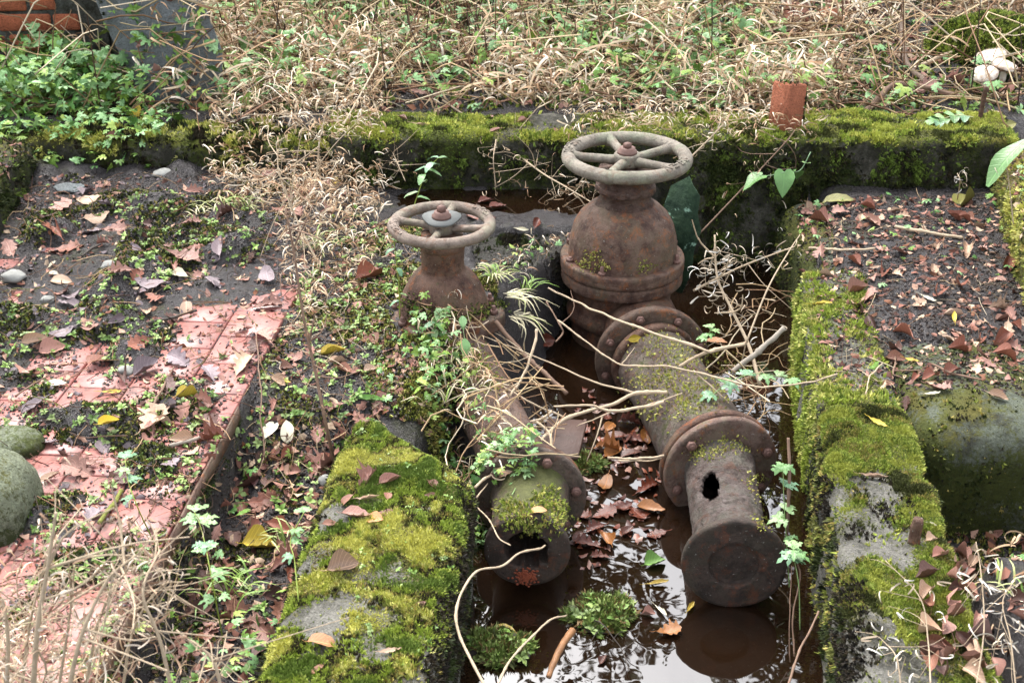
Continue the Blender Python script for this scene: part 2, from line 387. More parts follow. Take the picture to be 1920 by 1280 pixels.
def height(X, Y):
    P = np.c_[X, Y]; n1 = fbm(P, 9, 5, 3); n2 = fbm(P, 2.2, 4, 11); n3 = fbm(P, 38, 3, 5)
    mud = .050 * (n1 - .47) + .030 * (n2 - .5) + .016 * (n3 - .5)
    far = sstep(3.3, 3.75, Y)                                   # more mud towards the kerb
    clean = .85 * sstep(2.95, 2.25, Y + .18 * (X + .9)) * sstep(-1.45, -1.05, X) + .75 * sstep(3.35, 3.0, Y) * sstep(-1.4, -1.2, X) + .75 * blob(P, -.74, 3.0, .16) + .8 * blob(P, -.80, 2.75, .2)
    lump = .046 * np.clip(fbm(P, 6, 4, 21) - .52, 0, 1) / .2
    mud = mud + .016 * far - .022 * np.clip(clean, 0, 1.2) + lump + .008
    z = mud
    e = tile_edge(Y)
    # soil strip right of the tile edge, then the leafy trench towards the camera
    strip = sstep(0., .02, X - e)
    soil = .012 + .03 * (n1 - .5) + .02 * (n3 - .5) - .02 * sstep(3.4, 2.8, Y)
    soil = soil - .15 * sstep(2.78, 2.45, Y)
    z = np.where(X > e, z * (1 - strip) + soil * strip, z)
    # back channel with water under the kerb
    z = z - .05 * np.exp(-((Y - 3.98) / .10) ** 2) * sstep(-.5, -.2, X) * sstep(.5, .3, X)
    # pit
    d = polydist(P, PIT); soft = .16 * sstep(2.5, 2.9, Y) * sstep(.2, -.05, X) + .02
    pit = -.40 + .06 * (n1 - .5) + .13 * sstep(2.95, 3.35, Y) * sstep(.35, .05, X) 
    k = sstep(0, -soft, d); z = z * (1 - k) + pit * k
    # right of the pit: soil film over the slab, thinner towards the camera
    right = (X > wallx(Y) + .068) & (Y < 4.1)
    rs = .012 + .03 * (n1 - .5) + .02 * (n3 - .5) - .05 * sstep(3.05, 2.78, Y + .12 * (X - 1.2)) - .09 * sstep(.15, .06, X - wallx(Y)) - .05 * sstep(.22, .10, X - wallx(Y)) * sstep(3.5, 3.3, Y)
    hole = sstep(2.78, 2.68, Y); rs2 = -.31 + .32 * sstep(2.22, 1.98, Y) + .03 * (n1 - .5)
    kerbin = sstep(.33, .30, X - wallx(Y))
    z = np.where(right, rs * (1 - hole) + hole * (rs2 * (1 - kerbin) - .2 * kerbin), z)
    z = z - .09 * sstep(.0, -.05, polydist(P, LEDGE))
    # bank beyond the kerbs
    bk = sstep(4.2, 4.38, Y); bank = .165 + .03 * (Y - 4.4) + .10 * (n2 - .5) + .06 * (n1 - .5) + .06 * np.clip(Y - 6, 0, 30) 
    z = z * (1 - bk) + bank * bk
    lb = sstep(-1.72, -1.80, X) * sstep(1.5, 2.2, Y) * (1 - bk); z = z * (1 - lb) + (.13 + .05 * (n1 - .5)) * lb
    rb = sstep(1.80, 1.9, X) * (1 - bk); z = z * (1 - rb) + (.15 + .05 * (n1 - .5)) * rb
    return z
def axis(lo, hi, step, lo2, hi2):
    a = list(np.arange(lo, hi, step)); s = step
    while a[-1] < hi2: s *= 1.18; a.append(a[-1] + s)
    b = [lo]; s = step
    while b[-1] > lo2: s *= 1.18; b.append(b[-1] - s)
    return np.array(sorted(b[1:]) + a)
gx = axis(-2.1, 2.1, .016, -40, 40); gy = axis(1.35, 6.3, .017, -8, 60)
X, Y = np.meshgrid(gx, gy, indexing='ij'); Zg = height(X.ravel(), Y.ravel()); nx, ny = X.shape
i, j = np.meshgrid(np.arange(nx - 1), np.arange(ny - 1), indexing='ij'); i = i.ravel(); j = j.ravel()
gF = np.c_[i * ny + j, (i + 1) * ny + j, (i + 1) * ny + j + 1, i * ny + j + 1]
gV = np.c_[X.ravel(), Y.ravel(), Zg]
t = NT('wet_mud_and_soil'); v = t.coord()
c = t.mix(t.noise(7, 6, .7, v), (.034, .029, .027), (.105, .095, .098))
c = t.mix(t.ramp(t.noise(260, 4, .8, v), [(.40, .9), (.5, 0.)]), c, (.012, .010, .009)); c = t.mix(t.ramp(t.noise(210, 3, .7, v), [(.60, 0.), (.68, .8)]), c, (.20, .175, .16))
c = t.mix(t.ramp(t.noise(16, 5, .7, v), [(.55, 0.), (.75, .8)]), c, (.06, .045, .03))
c = t.mix(t.ramp(t.noise(5, 6, .75, v), [(.56, 0.), (.66, .75)]), c, (.055, .062, .02))
b = t.bump(t.noise(190, 5, .75, v), 1., .010); b = t.bump(t.noise(45, 6, .75, v), 1., .025, b)
m_ground = t.done(c, t.ramp(t.noise(4, 4, .6, v), [(.42, .12), (.62, .62)]), b, .5)
g = link('ground', mk_mesh('ground', gV, [gF], m_ground)); tag(g, 'dark wet muddy soil and rising bank around the pit', kind='structure')
GROUND = remember(gV, [gF])

# ---- concrete blocks
def block(name, cor, z0, z1, mat, r=.025, step=.016, disp=.012, freq=9, seed=0, parent=None, sag=None, mossfn=None):
    cor = np.array(cor, float); Lx = (np.linalg.norm(cor[1] - cor[0]) + np.linalg.norm(cor[2] - cor[3])) / 2; Ly = (np.linalg.norm(cor[3] - cor[0]) + np.linalg.norm(cor[2] - cor[1])) / 2; L = np.array([Lx, Ly, z1 - z0])
    n = [max(3, int(q / step)) for q in L]; Vs = []; Fs = []; base = 0
    for ax in range(3):
        for side in (0, 1):
            if ax == 2 and side == 0: continue
            u, w_ = [a for a in range(3) if a != ax]; U, W = np.meshgrid(np.linspace(0, L[u], n[u] + 1), np.linspace(0, L[w_], n[w_] + 1), indexing='ij')
            p = np.zeros((U.size, 3)); p[:, u] = U.ravel(); p[:, w_] = W.ravel(); p[:, ax] = L[ax] * side
            i, j = np.meshgrid(np.arange(n[u]), np.arange(n[w_]), indexing='ij'); i = i.ravel(); j = j.ravel(); m = n[w_] + 1
            f = np.c_[i * m + j, (i + 1) * m + j, (i + 1) * m + j + 1, i * m + j + 1]
            if (side == 0) ^ (ax == 1): f = f[:, ::-1]
            Vs.append(p); Fs.append(f + base); base += len(p)
    V = np.concatenate(Vs); F = np.concatenate(Fs); key = np.round(V * 1e5).astype(np.int64); _, idx, inv = np.unique(key, axis=0, return_index=True, return_inverse=True)
    V = V[idx]; F = inv.ravel()[F]
    c = np.clip(V, r, L - r); d = V - c; nn = d / (np.linalg.norm(d, axis=1)[:, None] + 1e-9); V = c + nn * r
    a = V / L; W = ((1 - a[:, 0:1]) * (1 - a[:, 1:2]) * cor[0] + a[:, 0:1] * (1 - a[:, 1:2]) * cor[1] + a[:, 0:1] * a[:, 1:2] * cor[2] + (1 - a[:, 0:1]) * a[:, 1:2] * cor[3])
    P = np.c_[W, z0 + V[:, 2]]
    P = P + nn * ((fbm(P, freq, 5, seed) - .5) * 2 * disp + (fbm(P, 2.5, 3, seed + 9) - .5) * 2 * disp)[:, None]
    if sag is not None: P[:, 2] += sag(P) * sstep(.0, 1., a[:, 2])
    S = remember(P, [F])
    me = mk_mesh(name, P, [F], mat)
    mo = mossfn(P, nn) if mossfn else .35 * np.ones(len(P))
    me.attributes.new('moss', 'FLOAT', 'POINT').data.foreach_set('value', np.asarray(mo, np.float32))
    MOSS[id(S)] = mo
    return link(name, me, parent), S
MOSS = {}
def upness(nn): return np.clip(nn[:, 2], 0, 1)
def hn(P, f, seed, amp=3.4): return np.clip((fbm(P, f, 5, seed) - .5) * amp + .5, -.4, 1.4)
def moss_kerb(P, nn):
    n = fbm(P, 7, 4, 61); u = upness(nn)
    return u * (.12 + 1.15 * n - .5 * blob(P, .15, 4.3, .12) ) + (1 - u) * (.18 + .60 * hn(P, 8, 67, 3.))
def hn(P, f, seed, amp=3.4): return np.clip((fbm(P, f, 5, seed) - .5) * amp + .5, -.4, 1.4)
def moss_plinth(P, nn):
    n = hn(P, 11, 62); u = upness(nn); w_ = P + .10 * (np.stack([fbm(P, 6, 3, 70 + k) for k in range(3)], -1) - .5) * 2
    bare = .35 * blob(w_, -.24, 1.95, .08) + .45 * blob(w_, -.20, 1.72, .09) + .5 * blob(w_, -.33, 1.84, .07) + .4 * blob(w_, -.40, 2.12, .07)
    m = .36 + .48 * n + .14 * sstep(1.9, 2.2, w_[:, 1]) - bare; return u * m + (1 - u) * (.10 + .5 * n)
def moss_right(P, nn):
    n = hn(P, 11, 63); u = upness(nn); w_ = P + .10 * (np.stack([fbm(P, 6, 3, 80 + k) for k in range(3)], -1) - .5) * 2; x = w_[:, 0] - wallx(w_[:, 1])
    m = .34 + .46 * n + .22 * sstep(2.2, 2.4, w_[:, 1]) + .16 * sstep(.1, .22, x) - .32 * blob(w_, wallx(2.08) + .07, 2.08, .09) - .25 * blob(w_, wallx(1.75) + .14, 1.75, .10) - .3 * blob(w_, wallx(2.0) + .15, 2.02, .05)
    return u * m + (1 - u) * (.28 + .5 * n)
def moss_far(P, nn):
    n = hn(P, 10, 64, 2.4); u = upness(nn); x = P[:, 0] - wallx(P[:, 1])
    return u * (.22 + .5 * n + .3 * sstep(.09, .02, x)) + (1 - u) * (.30 + .55 * n)
def moss_slab(P, nn):
    n = hn(P, 8, 65, 2.6); u = upness(nn); return .14 + .62 * n + .42 * sstep(.02, -.25, P[:, 2]) * (1 - .6 * u) + .35 * (nn[:, 0] < -.5)
def moss_some(k): return lambda P, nn: k - .3 + .75 * fbm(P, 9, 4, 66)
mc_kerb = m_concrete('kerb_concrete', (.17, .16, .13), (.10, .125, .016), .85, face=.55)
mc_plinth = m_concrete('plinth_concrete', (.26, .25, .215), (.13, .135, .038), .5)
mc_right = m_concrete('right_kerb_concrete', (.24, .23, .20), (.115, .135, .032), .52)
mc_slab = m_concrete('slab_concrete', (.15, .17, .125), (.085, .10, .02), .42, face=.9)
mc_ledge = m_concrete('ledge_concrete', (.085, .072, .06), (.045, .055, .015), .75, wet=1)

kerb, S_kerb = block('concrete_kerb', [(-.63, 4.09), (1.76, 4.06), (1.80, 4.36), (-.66, 4.38)], -.35, .19, mc_kerb, .035, .015, .018, seed=1, mossfn=moss_kerb)
tag(kerb, 'long dark concrete kerb with moss on top behind the handwheels', 'kerb')
kerb2, S_kerb2 = block('concrete_kerb', [(-1.95, 4.20), (-.635, 4.14), (-.665, 4.43), (-1.95, 4.48)], -.15, .145, mc_kerb, .05, .016, .02, seed=2, mossfn=moss_kerb)
tag(kerb2, 'low slumped mossy kerb below the brick wall', 'kerb')
kerb3, S_kerb3 = block('concrete_kerb', [(-2.02, 2.9), (-1.60, 2.9), (-1.70, 4.16), (-2.02, 4.16)], -.15, .16, mc_kerb, .04, .018, .02, seed=3, mossfn=moss_kerb)
tag(kerb3, 'mossy kerb end at the left edge of the muddy floor', 'kerb')
kerb4, S_kerb4 = block('concrete_kerb', [(1.46, 3.1), (1.9, 3.1), (2.05, 4.055), (1.69, 4.055)], -.1, .17, m_concrete('yellow_mossy', (.24, .23, .18), (.12, .115, .02), .4, face=.9), .03, .016, .014, seed=4, mossfn=moss_some(.75))
tag(kerb4, 'yellow mossed kerb running off beside the big green leaf', 'kerb')
plinth, S_plinth = block('concrete_plinth', [(-.51, 1.25), (-.165, 1.25), (-.082, 2.30), (-.39, 2.66)], -.45, .0, mc_plinth, .06, .013, .014, seed=5,
                         mossfn=moss_plinth, sag=lambda P: .025 * (fbm(P, 4, 3, 77) - .5) - .02 * sstep(2.35, 2.65, P[:, 1]))
tag(plinth, 'mossy concrete plinth between leafy trench and water', 'concrete block')
rk, S_rk = block('concrete_kerb', [(wallx(1.25), 1.25), (wallx(1.25) + .30, 1.25), (wallx(2.62) + .225, 2.62), (wallx(2.62), 2.62)], -.45, .0, mc_right, .035, .013, .018, seed=6, mossfn=moss_right)
tag(rk, 'mossy concrete kerb right of the water with a rusty bolt', 'kerb')
rk2, S_rk2 = block('concrete_kerb', [(wallx(2.625), 2.625), (wallx(2.625) + .22, 2.625), (wallx(3.42) + .2, 3.42), (wallx(3.42), 3.42)], -.45, -.004, mc_right, .03, .014, .016, seed=8, mossfn=moss_far)
tag(rk2, 'far stretch of mossy kerb along the pit with dead stems', 'kerb')
slab, S_slab = block('concrete_slab', [(wallx(2.6) + .235, 2.50), (2.3, 2.50), (2.3, 4.05), (wallx(4.05) - .05, 4.05)], -.45, -.008, mc_slab, .10, .016, .008, seed=7, mossfn=moss_slab)
tag(slab, 'grey green concrete slab with rounded edge under the brown leaves', 'concrete slab')
ledge, S_ledge = block('concrete_ledge', [(-.16, 3.30), (-.01, 3.33), (.27, 3.73), (-.22, 3.72)], -.42, -.010, mc_ledge, .025, .014, .014, seed=9, mossfn=moss_some(.15))
tag(ledge, 'wet dark concrete ledge between the two valves', 'concrete block')
# ---- tile edge: mossy concrete face under the tiles
m_face = m_concrete('tile_bed_face', (.11, .105, .08), (.06, .075, .015), .6, face=.8)
bed, S_bed = block('tile_floor', [(-2.2, 1.25), (tile_edge(1.25) - .006, 1.25), (tile_edge(3.7) - .006, 3.7), (-2.2, 3.7)], -.30, -.018, m_face, .006, .03, .003, seed=10, mossfn=moss_some(.62))
tag(bed, 'red quarry tile floor partly buried in black mud', kind='structure')
t = NT('red_tile'); v = t.coord(); oi = t.n('ShaderNodeObjectInfo')
c = t.mix(t.noise(16, 5, .65, t.n('ShaderNodeNewGeometry').outputs['Position']), (.27, .095, .078), (.40, .165, .14)); c = t.mix(1., c, t.ramp(oi.outputs['Random'], [(0., .85), (1., 1.1)]), 'MULTIPLY')
c = t.mix(t.ramp(t.noise(30, 6, .75, oi.outputs['Location']), [(.5, 0.), (1., .1)]), c, (.1, .07, .06))
geo = t.n('ShaderNodeNewGeometry'); c = t.mix(t.ramp(t.noise(20, 6, .75, geo.outputs['Position']), [(.49, 0.), (.62, .8)]), c, (.11, .075, .066))
m_tile = t.done(c, t.ramp(t.noise(9, 4, .6, geo.outputs['Position']), [(.35, .3), (.65, .6)]), t.bump(t.noise(60, 4, .6, v), .15, .003), .5)
TS = .152; bv, bf = box(TS - .004, TS - .004, .022, .0025); tm = mk_mesh('tile', bv, bf, m_tile, smooth=False)
ang = math.atan2(.083, 1); ux = np.array([math.cos(ang), -math.sin(ang)]); uy = np.array([math.sin(ang), math.cos(ang)])
ox = np.array([tile_edge(1.45) - .002, 1.45]); k = 0
for a in range(8):
    for b_ in range(14):
        p = ox - ux * TS * (a + .5) + uy * TS * (b_ + .5 - (a % 2) * .5)
        if p[1] > 3.55 or p[0] < -1.75: continue
        o = link('tile', tm, bed); dz = -.0195 + random.uniform(-.0018, .0018); o.location = (p[0], p[1], dz)
        o.rotation_euler = (random.gauss(0, .006), random.gauss(0, .006), -ang + random.gauss(0, .004) + random.choice((0, 1, 2, 3)) * math.pi / 2); k += 1
        vv = bv @ np.array([[math.cos(-ang), math.sin(-ang), 0], [-math.sin(-ang), math.cos(-ang), 0], [0, 0, 1]]) + np.array([p[0], p[1], dz]); remember(vv, bf)
# metal edging strip along the tiles
e0, e1 = np.array([tile_edge(1.3) + .002, 1.3]), np.array([tile_edge(2.6) + .002, 2.6]); pts = [(*(e0 + (e1 - e0) * q), .0) for q in np.linspace(0, 1, 30)]
mb = MB(); P = np.array(pts); P[:, 0] += (fbm(P, 3, 2, 4) - .5) * .008
q = np.concatenate([np.c_[P[:, 0] + dx, P[:, 1], P[:, 2] + dz_] for dx, dz_ in ((0, -.035), (.005, -.035), (.005, .005), (0, .005))]); n_ = len(P)
f = []
for s_ in range(4):
    for i_ in range(n_ - 1): f.append([s_ * n_ + i_, s_ * n_ + i_ + 1, ((s_ + 1) % 4) * n_ + i_ + 1, ((s_ + 1) % 4) * n_ + i_])
o = mb.add(q, [np.array(f)]).obj('edging_strip', m_rust('edge_iron', (.09, .05, .035), (.16, .10, .075), moss=.3), bed, False)

# ---- water
t = NT('peaty_water'); geo = t.n('ShaderNodeNewGeometry'); v = geo.outputs['Position']
rip = t.noise(14, 3, .5, v, 1.2)
near = t.n('ShaderNodeMapping'); t.l(v, near.inputs['Vector'])
bmp = t.bump(t.noise(11, 1, .4, v, .8), .022, .02); bmp = t.bump(t.noise(30, 1, .4, v, .3), .010, .006, bmp)
m_water = t.done((.010, .005, .0025), .015, bmp, .5); t.b.inputs['IOR'].default_value = 2.05
def water(name, poly, z, label):
    V = np.array([(*p, z) for p in poly]); o = link(name, mk_mesh(name, V, [np.arange(len(V))[None]], m_water, smooth=False)); remember(V, [np.arange(len(V))[None]])
    return tag(o, label, kind='structure')
WZ = -.285
water('water', [(-.14, 1.0), (wallx(1.0) + .05, 1.0), (wallx(4.08) + .05, 4.08), (.25, 4.08), (.05, 3.4), (-.05, 3.1), (-.2, 2.7), (-.14, 2.4)], WZ, 'dark peaty water standing in the pit under the pipes')
water('puddle', [(-.45, 3.80), (-.1, 3.76), (.26, 3.78), (.33, 4.12), (-.45, 4.12)], -.004, 'shallow brown puddle against the foot of the kerb')

# =================================================================== VALVES AND PIPES
def wheel(parent, R0, r0, spokes, rot, zc, mat, letters, hubr):
    a = np.linspace(0, 2 * math.pi, 97)[:-1]
    prof = [(R0 + r0 * math.cos(b), r0 * .92 * math.sin(b)) for b in np.linspace(0, 2 * math.pi, 17)[:-1]]
    V, F = lathe(prof, 96, True); V = rough(V, .0016, 25, 3)
    rim = MB().add(V, F).obj('handwheel', mat, parent); rim.location = (0, 0, zc); rim.rotation_euler = (0, 0, rot)
    for s_ in range(spokes):
        b = s_ * 2 * math.pi / spokes; c_, sn = math.cos(b), math.sin(b)
        rr = np.linspace(hubr * .6, R0, 12); q = (rr - rr[0]) / (rr[-1] - rr[0])
        P = np.c_[rr, .012 * np.sin(q * 3.1) * (1 if s_ % 2 else -1) * .3, -.010 + .008 * q ** 2 + .004 * np.sin(q * 3.14)]
        V, F = tube(P, r0 * (.62 + .28 * (2 * q - 1) ** 4 + .25 * q ** 6), 10)
        V = np.asarray(V); V = rough(V, .0012, 30, 5 + s_); V = np.c_[V[:, 0] * c_ - V[:, 1] * sn, V[:, 0] * sn + V[:, 1] * c_, V[:, 2]]
        MB().add(V, F).obj('spoke', mat, rim)
    V, F = lathe(dens([(0, -.026), (hubr * .9, -.026), (hubr, -.02), (hubr, .008), (hubr * .9, .013), (0, .013)], .006), 32); V = rough(V, .0012, 40, 8); MB().add(V, F).obj('hub', mat, rim)
    for (a0, word) in letters:                                  # cast raised letters along the rim, worn down to short bars
        for q, ch in enumerate(word):
            mb = MB()
            bars = {'O': [(-.4, 0, 0, .9), (.4, 0, 0, .9), (0, .45, 1, .8), (0, -.45, 1, .8)], 'P': [(-.4, 0, 0, 1), (.3, .2, 0, .5), (0, .45, 1, .8), (0, 0, 1, .8)], 'E': [(-.4, 0, 0, 1), (0, .45, 1, .8), (0, 0, 1, .7), (0, -.45, 1, .8)], 'N': [(-.4, 0, 0, 1), (.4, 0, 0, 1), (0, 0, 2, 1.1)]}[ch]
            for (lx, ly, o_, ln) in bars:
                s = r0 * 1.15; bx, bf_ = box(*( (s * .16, s * ln, s * .22) if o_ != 1 else (s * ln, s * .16, s * .22)), .0004)
                if o_ == 2: q_ = .75; bx = np.c_[bx[:, 0] * math.cos(q_) - bx[:, 1] * math.sin(q_), bx[:, 0] * math.sin(q_) + bx[:, 1] * math.cos(q_), bx[:, 2]]
                bx = bx + np.array([lx * s * .8, ly * s, 0]); th = a0 - q * (r0 * 1.45) / R0
                # letter x runs clockwise along the rim, letter y towards the outside; bent over the tube
                yy = bx[:, 1] / r0; rad = R0 + r0 * np.sin(yy) + bx[:, 2] * np.sin(yy); zz = r0 * .92 * np.cos(yy) - .0015 + bx[:, 2] * np.cos(yy); tt = th - bx[:, 0] / R0
                mb.add(np.c_[rad * np.cos(tt), rad * np.sin(tt), zz], bf_)
            mb.obj('raised_letter', mat, rim, False)
    return rim
def hexbolt(parent, loc, axis=(0, 0, 1), r=.013, h=.012, stud=.010, mat=None):
    mb = MB(); V, F = lathe([(0, 0), (r, 0), (r, h * .85), (r * .85, h), (0, h)], 6); mb.add(orient(V, loc, axis), F)
    V, F = lathe([(r * .5, h * .9), (r * .5, h + stud), (r * .35, h + stud * 1.15), (0, h + stud * 1.15)], 8); mb.add(orient(V, loc, axis), F)
    return mb.obj('bolt', mat or m_bolt, parent, False)
def lathe_obj(name, prof, mat, parent, k=64, origin=(0, 0, 0), axis=(0, 0, 1), amp=.002, freq=14, seed=0, step=.008, mem=True, world=None):
    V, F = lathe(dens(prof, step), k); V = rough(V, amp, freq, seed); V = orient(V, origin, axis)
    o = MB().add(V, F).obj(name, mat, parent)
    if mem and world is not None: remember(V + np.asarray(world), F)
    return o
# ---- big valve
BV0 = Vector((.348, 3.53, 0))
big = empty('gate_valve', BV0, label='large rusty gate valve with domed bonnet and five spoke handwheel', cat='valve')
wheel(big, .178, .0215, 5, R(104), .318, m_wheel, [(R(74), 'OPEN'), (R(232), 'OPEN')], .040)
V, F = lathe([(0, .33), (.030, .33), (.030, .338), (.024, .34), (.024, .348), (.0, .348)], 24); MB().add(rough(V, .001, 50), F).obj('washer', m_bolt, big)
V, F = lathe([(0, .346), (.013, .346), (.013, .362), (0, .364)], 4); MB().add(V, F).obj('spindle', m_bolt, big, False)
lathe_obj('neck', [(0, .305), (.04, .305), (.04, .285), (.088, .280), (.092, .262), (.078, .252), (.080, .238), (.092, .232), (.094, .216), (.078, .208), (.076, .19), (.086, .178), (.09, .165)], m_rust('scaly_rust', (.075, .04, .03), (.15, .095, .075), (.25, .085, .025), moss=.05, dark=.15, flake=1.), big, amp=.008, freq=30, seed=3, step=.005)
lathe_obj('bonnet', [(.072, .178), (.088, .172), (.112, .158), (.138, .132), (.156, .098), (.166, .06), (.170, .02), (.172, -.01)], m_rustb, big, amp=.003, freq=22, seed=4, world=BV0)
lathe_obj('bonnet_flange', [(.16, .0), (.190, .0), (.195, -.005), (.195, -.038), (.191, -.042), (.16, -.042)], m_rustb, big, amp=.002, seed=5, world=BV0)
lathe_obj('body_flange', [(.15, -.044), (.186, -.044), (.192, -.048), (.192, -.080), (.186, -.086), (.14, -.086)], m_rustb, big, amp=.002, seed=6, world=BV0)
lathe_obj('valve_body', [(.158, -.08), (.158, -.165), (.163, -.172), (.172, -.185), (.172, -.205), (.163, -.215), (.155, -.22), (.152, -.30), (.148, -.45)], m_rusty, big, amp=.004, seed=7, world=BV0)
for q in range(8):
    a = q * math.pi / 4 + R(20)
    if q == 6: continue
    hexbolt(big, (.178 * math.cos(a), .178 * math.sin(a), .0), r=.0125, h=.010 + .008 * (q % 3 == 0), stud=.016 if q % 2 else .004)
# outlet
ax_r = Vector((.075, -1, .0)).normalized()
FV = Vector((.418, 3.235, -.205))
lf = lambda name, org, axv, prof, mat, parent, **k: lathe_obj(name, prof, mat, parent, origin=np.array(org) - np.array(parent.location), axis=axv, world=np.array(parent.location), **k)
lf('outlet', FV - ax_r * .2, ax_r, [(.125, 0), (.125, .2)], m_rusty, big, seed=8)
lf('outlet_flange', FV, ax_r, [(.11, -.002), (.165, .0), (.170, .005), (.170, .026), (.164, .031), (.10, .031)], m_rust('flange_iron', (.06, .035, .025), (.12, .08, .06), moss=.42, dark=.2), big, seed=9)
for q in range(8):
    a = q * math.pi / 4 + .3; side = Vector((1, .075, 0)); upv = Vector((0, 0, 1)); p = FV + ax_r * .031 + side * math.cos(a) * .147 + upv * math.sin(a) * .147 - BV0
    hexbolt(big, p, ax_r, .013, .010, .006)

# ---- right pipe run
RP0 = Vector((.425, 3.19, -.205)); RP1 = Vector((.532, 2.63, -.19)); axp = (RP1 - RP0).normalized()
pipe_r = empty('rusty_pipe', (RP1.x, RP1.y, -.42), label='thick rusty mossy pipe flanged to the large valve, with a holed end', cat='pipe')
Lr = (RP1 - RP0).length
lf('pipe_collar', RP0, axp, [(.10, -.005), (.128, -.005), (.133, .0), (.133, .022), (.127, .027), (.11, .027)], m_rusty, pipe_r, seed=11)
lf('pipe_barrel', RP0, axp, [(.118, .0), (.118, Lr * .52), (.121, Lr * .55), (.121, Lr * .9), (.118, Lr)], m_pipe, pipe_r, amp=.006, freq=18, seed=12, k=72)
lf('back_flange', RP1 + axp * -.012, axp, [(.10, -.014), (.146, -.014), (.151, -.009), (.151, .007), (.146, .011), (.10, .011)], m_rusty, pipe_r, seed=13)
lf('middle_flange', RP1 + axp * .004, axp, [(.10, -.002), (.146, -.002), (.150, .003), (.150, .019), (.146, .023), (.06, .023)], m_rust('mid_flange_iron', (.075, .04, .03), (.15, .10, .08), moss=.42, dark=.15), pipe_r, seed=14)
for q, a in enumerate((R(20), R(135), R(200), R(270), R(330))):
    sd = Vector((0, 0, 1)).cross(axp).normalized(); p = RP1 + axp * .027 + sd * math.cos(a) * .125 + Vector((0, 0, 1)) * math.sin(a) * .125 - pipe_r.location
    hexbolt(pipe_r, p, axp, .014, .011, .003)
RP2 = Vector((.503, 2.195, -.168)); ax2 = (RP2 - RP1).normalized(); L2 = (RP2 - RP1).length
# flaking barrel with a rusted-through hole (real thickness)
nu, nv = 96, 100; u = np.arange(nu) * 2 * math.pi / nu; vv = np.linspace(.02, L2 - .004, nv)
U, W = np.meshgrid(u, vv, indexing='ij'); rr = .089 - .006 * W / L2 + .004 * np.exp(-((W - .03) / .03) ** 2)
Vt = np.stack([rr * np.cos(U), rr * np.sin(U), W], -1).reshape(-1, 3)
fl = fbm(np.c_[np.cos(U.ravel()) * 4, np.sin(U.ravel()) * 4, W.ravel() * 42], 1.4, 4, 51); fk = np.floor(fl * 7) / 7 - .45
Vt[:, :2] *= (1 + .075 * fk + .03 * (fl - .5))[:, None]
Vw = orient(Vt, RP1, ax2); 
i, j = np.meshgrid(np.arange(nu), np.arange(nv - 1), indexing='ij'); i = i.ravel(); j = j.ravel(); i2 = (i + 1) % nu
Fq = np.c_[i * nv + j, i2 * nv + j, i2 * nv + j + 1, i * nv + j + 1]
cen = Vw[Fq].mean(1); hp = PY(1323, 903, 2.47)
M_ = np.array([[c[0], c[1] * math.cos(PITCH) - (c[2] - CAM_H) * math.sin(PITCH), c[1] * math.sin(PITCH) + (c[2] - CAM_H) * math.cos(PITCH)] for c in cen])
top = np.array(hp); axn = np.array(ax2); dl = cen - top; al = dl @ axn; la = np.linalg.norm(dl - al[:, None] * axn, axis=1)
jag = 1 + 1.5 * (fbm(cen, 55, 3, 6) - .5)
HOLE_C = None
def bar_obj():
    # find the surface spot nearest the hole's line of sight
    d_ = ray(1323, 903).normalized(); o_ = np.array([0, 0, CAM_H]); dn = np.array(d_); rel = cen - o_; tt = rel @ dn; dist = np.linalg.norm(rel - tt[:, None] * dn, axis=1)
    ok = dist < .012; k_ = np.where(ok)[0][np.argmin(tt[ok])]; return cen[k_]
hc = bar_obj(); dl = cen - hc; al = dl @ axn; la = np.linalg.norm(dl - al[:, None] * axn, axis=1)
keep = ((al / .066) ** 2 + (la / .027) ** 2) > jag
o = MB().add(Vw - np.array(pipe_r.location), [Fq[keep]]).obj('flaking_barrel', m_flaky, pipe_r); md = o.modifiers.new('thickness', 'SOLIDIFY'); md.thickness = .009; md.offset = -1
remember(Vw, [Fq[keep]])
lf('end_flange', RP2, ax2, [(.0, -.026), (.10, -.026), (.113, -.024), (.118, -.018), (.118, -.003), (.113, .0), (.058, .0), (.056, -.003), (.055, -.016), (.0, -.016)], m_dark, pipe_r, amp=.003, seed=16, step=.006)

# ---- small valve
SV0 = Vector((-.194, 3.13, 0))
sm = empty('gate_valve', SV0, label='small rusty gate valve with four spoke handwheel, mossy at its base', cat='valve')
wheel(sm, .1335, .0165, 4, R(-12), .268, m_wheel2, [(R(58), 'OPEN'), (R(232), 'OPEN')], .034)
V = np.array([(.052 * math.cos(a) * (1 + .12 * math.sin(3 * a)), .058 * math.sin(a), z) for z in (.283, .289) for a in np.linspace(0, 2 * math.pi, 25)[:-1]])
F4 = np.array([[q, (q + 1) % 24, 24 + (q + 1) % 24, 24 + q] for q in range(24)]); MB().add(V, [F4, np.arange(24)[::-1][None], (24 + np.arange(24))[None]]).obj('slate_washer', m_plain('dark_plate', (.09, .095, .09), .6), sm, False)
V, F = lathe([(0, .289), (.027, .289), (.027, .296), (.021, .299), (.021, .306), (0, .306)], 24); MB().add(V, F).obj('washer', m_bolt, sm)
V, F = lathe([(0, .305), (.013, .305), (.012, .322), (0, .324)], 4); MB().add(V, F).obj('spindle', m_bolt, sm, False)
lathe_obj('neck', [(0, .248), (.05, .246), (.058, .243), (.060, .222), (.064, .220), (.066, .206), (.0615, .202), (.060, .16), (.061, .135), (.072, .122)], m_rusty, sm, amp=.002, seed=20, step=.005)
lathe_obj('bonnet', [(.058, .132), (.078, .122), (.098, .098), (.115, .062), (.126, .03), (.131, .0), (.132, -.04)], m_rusty, sm, amp=.003, seed=21, world=SV0)
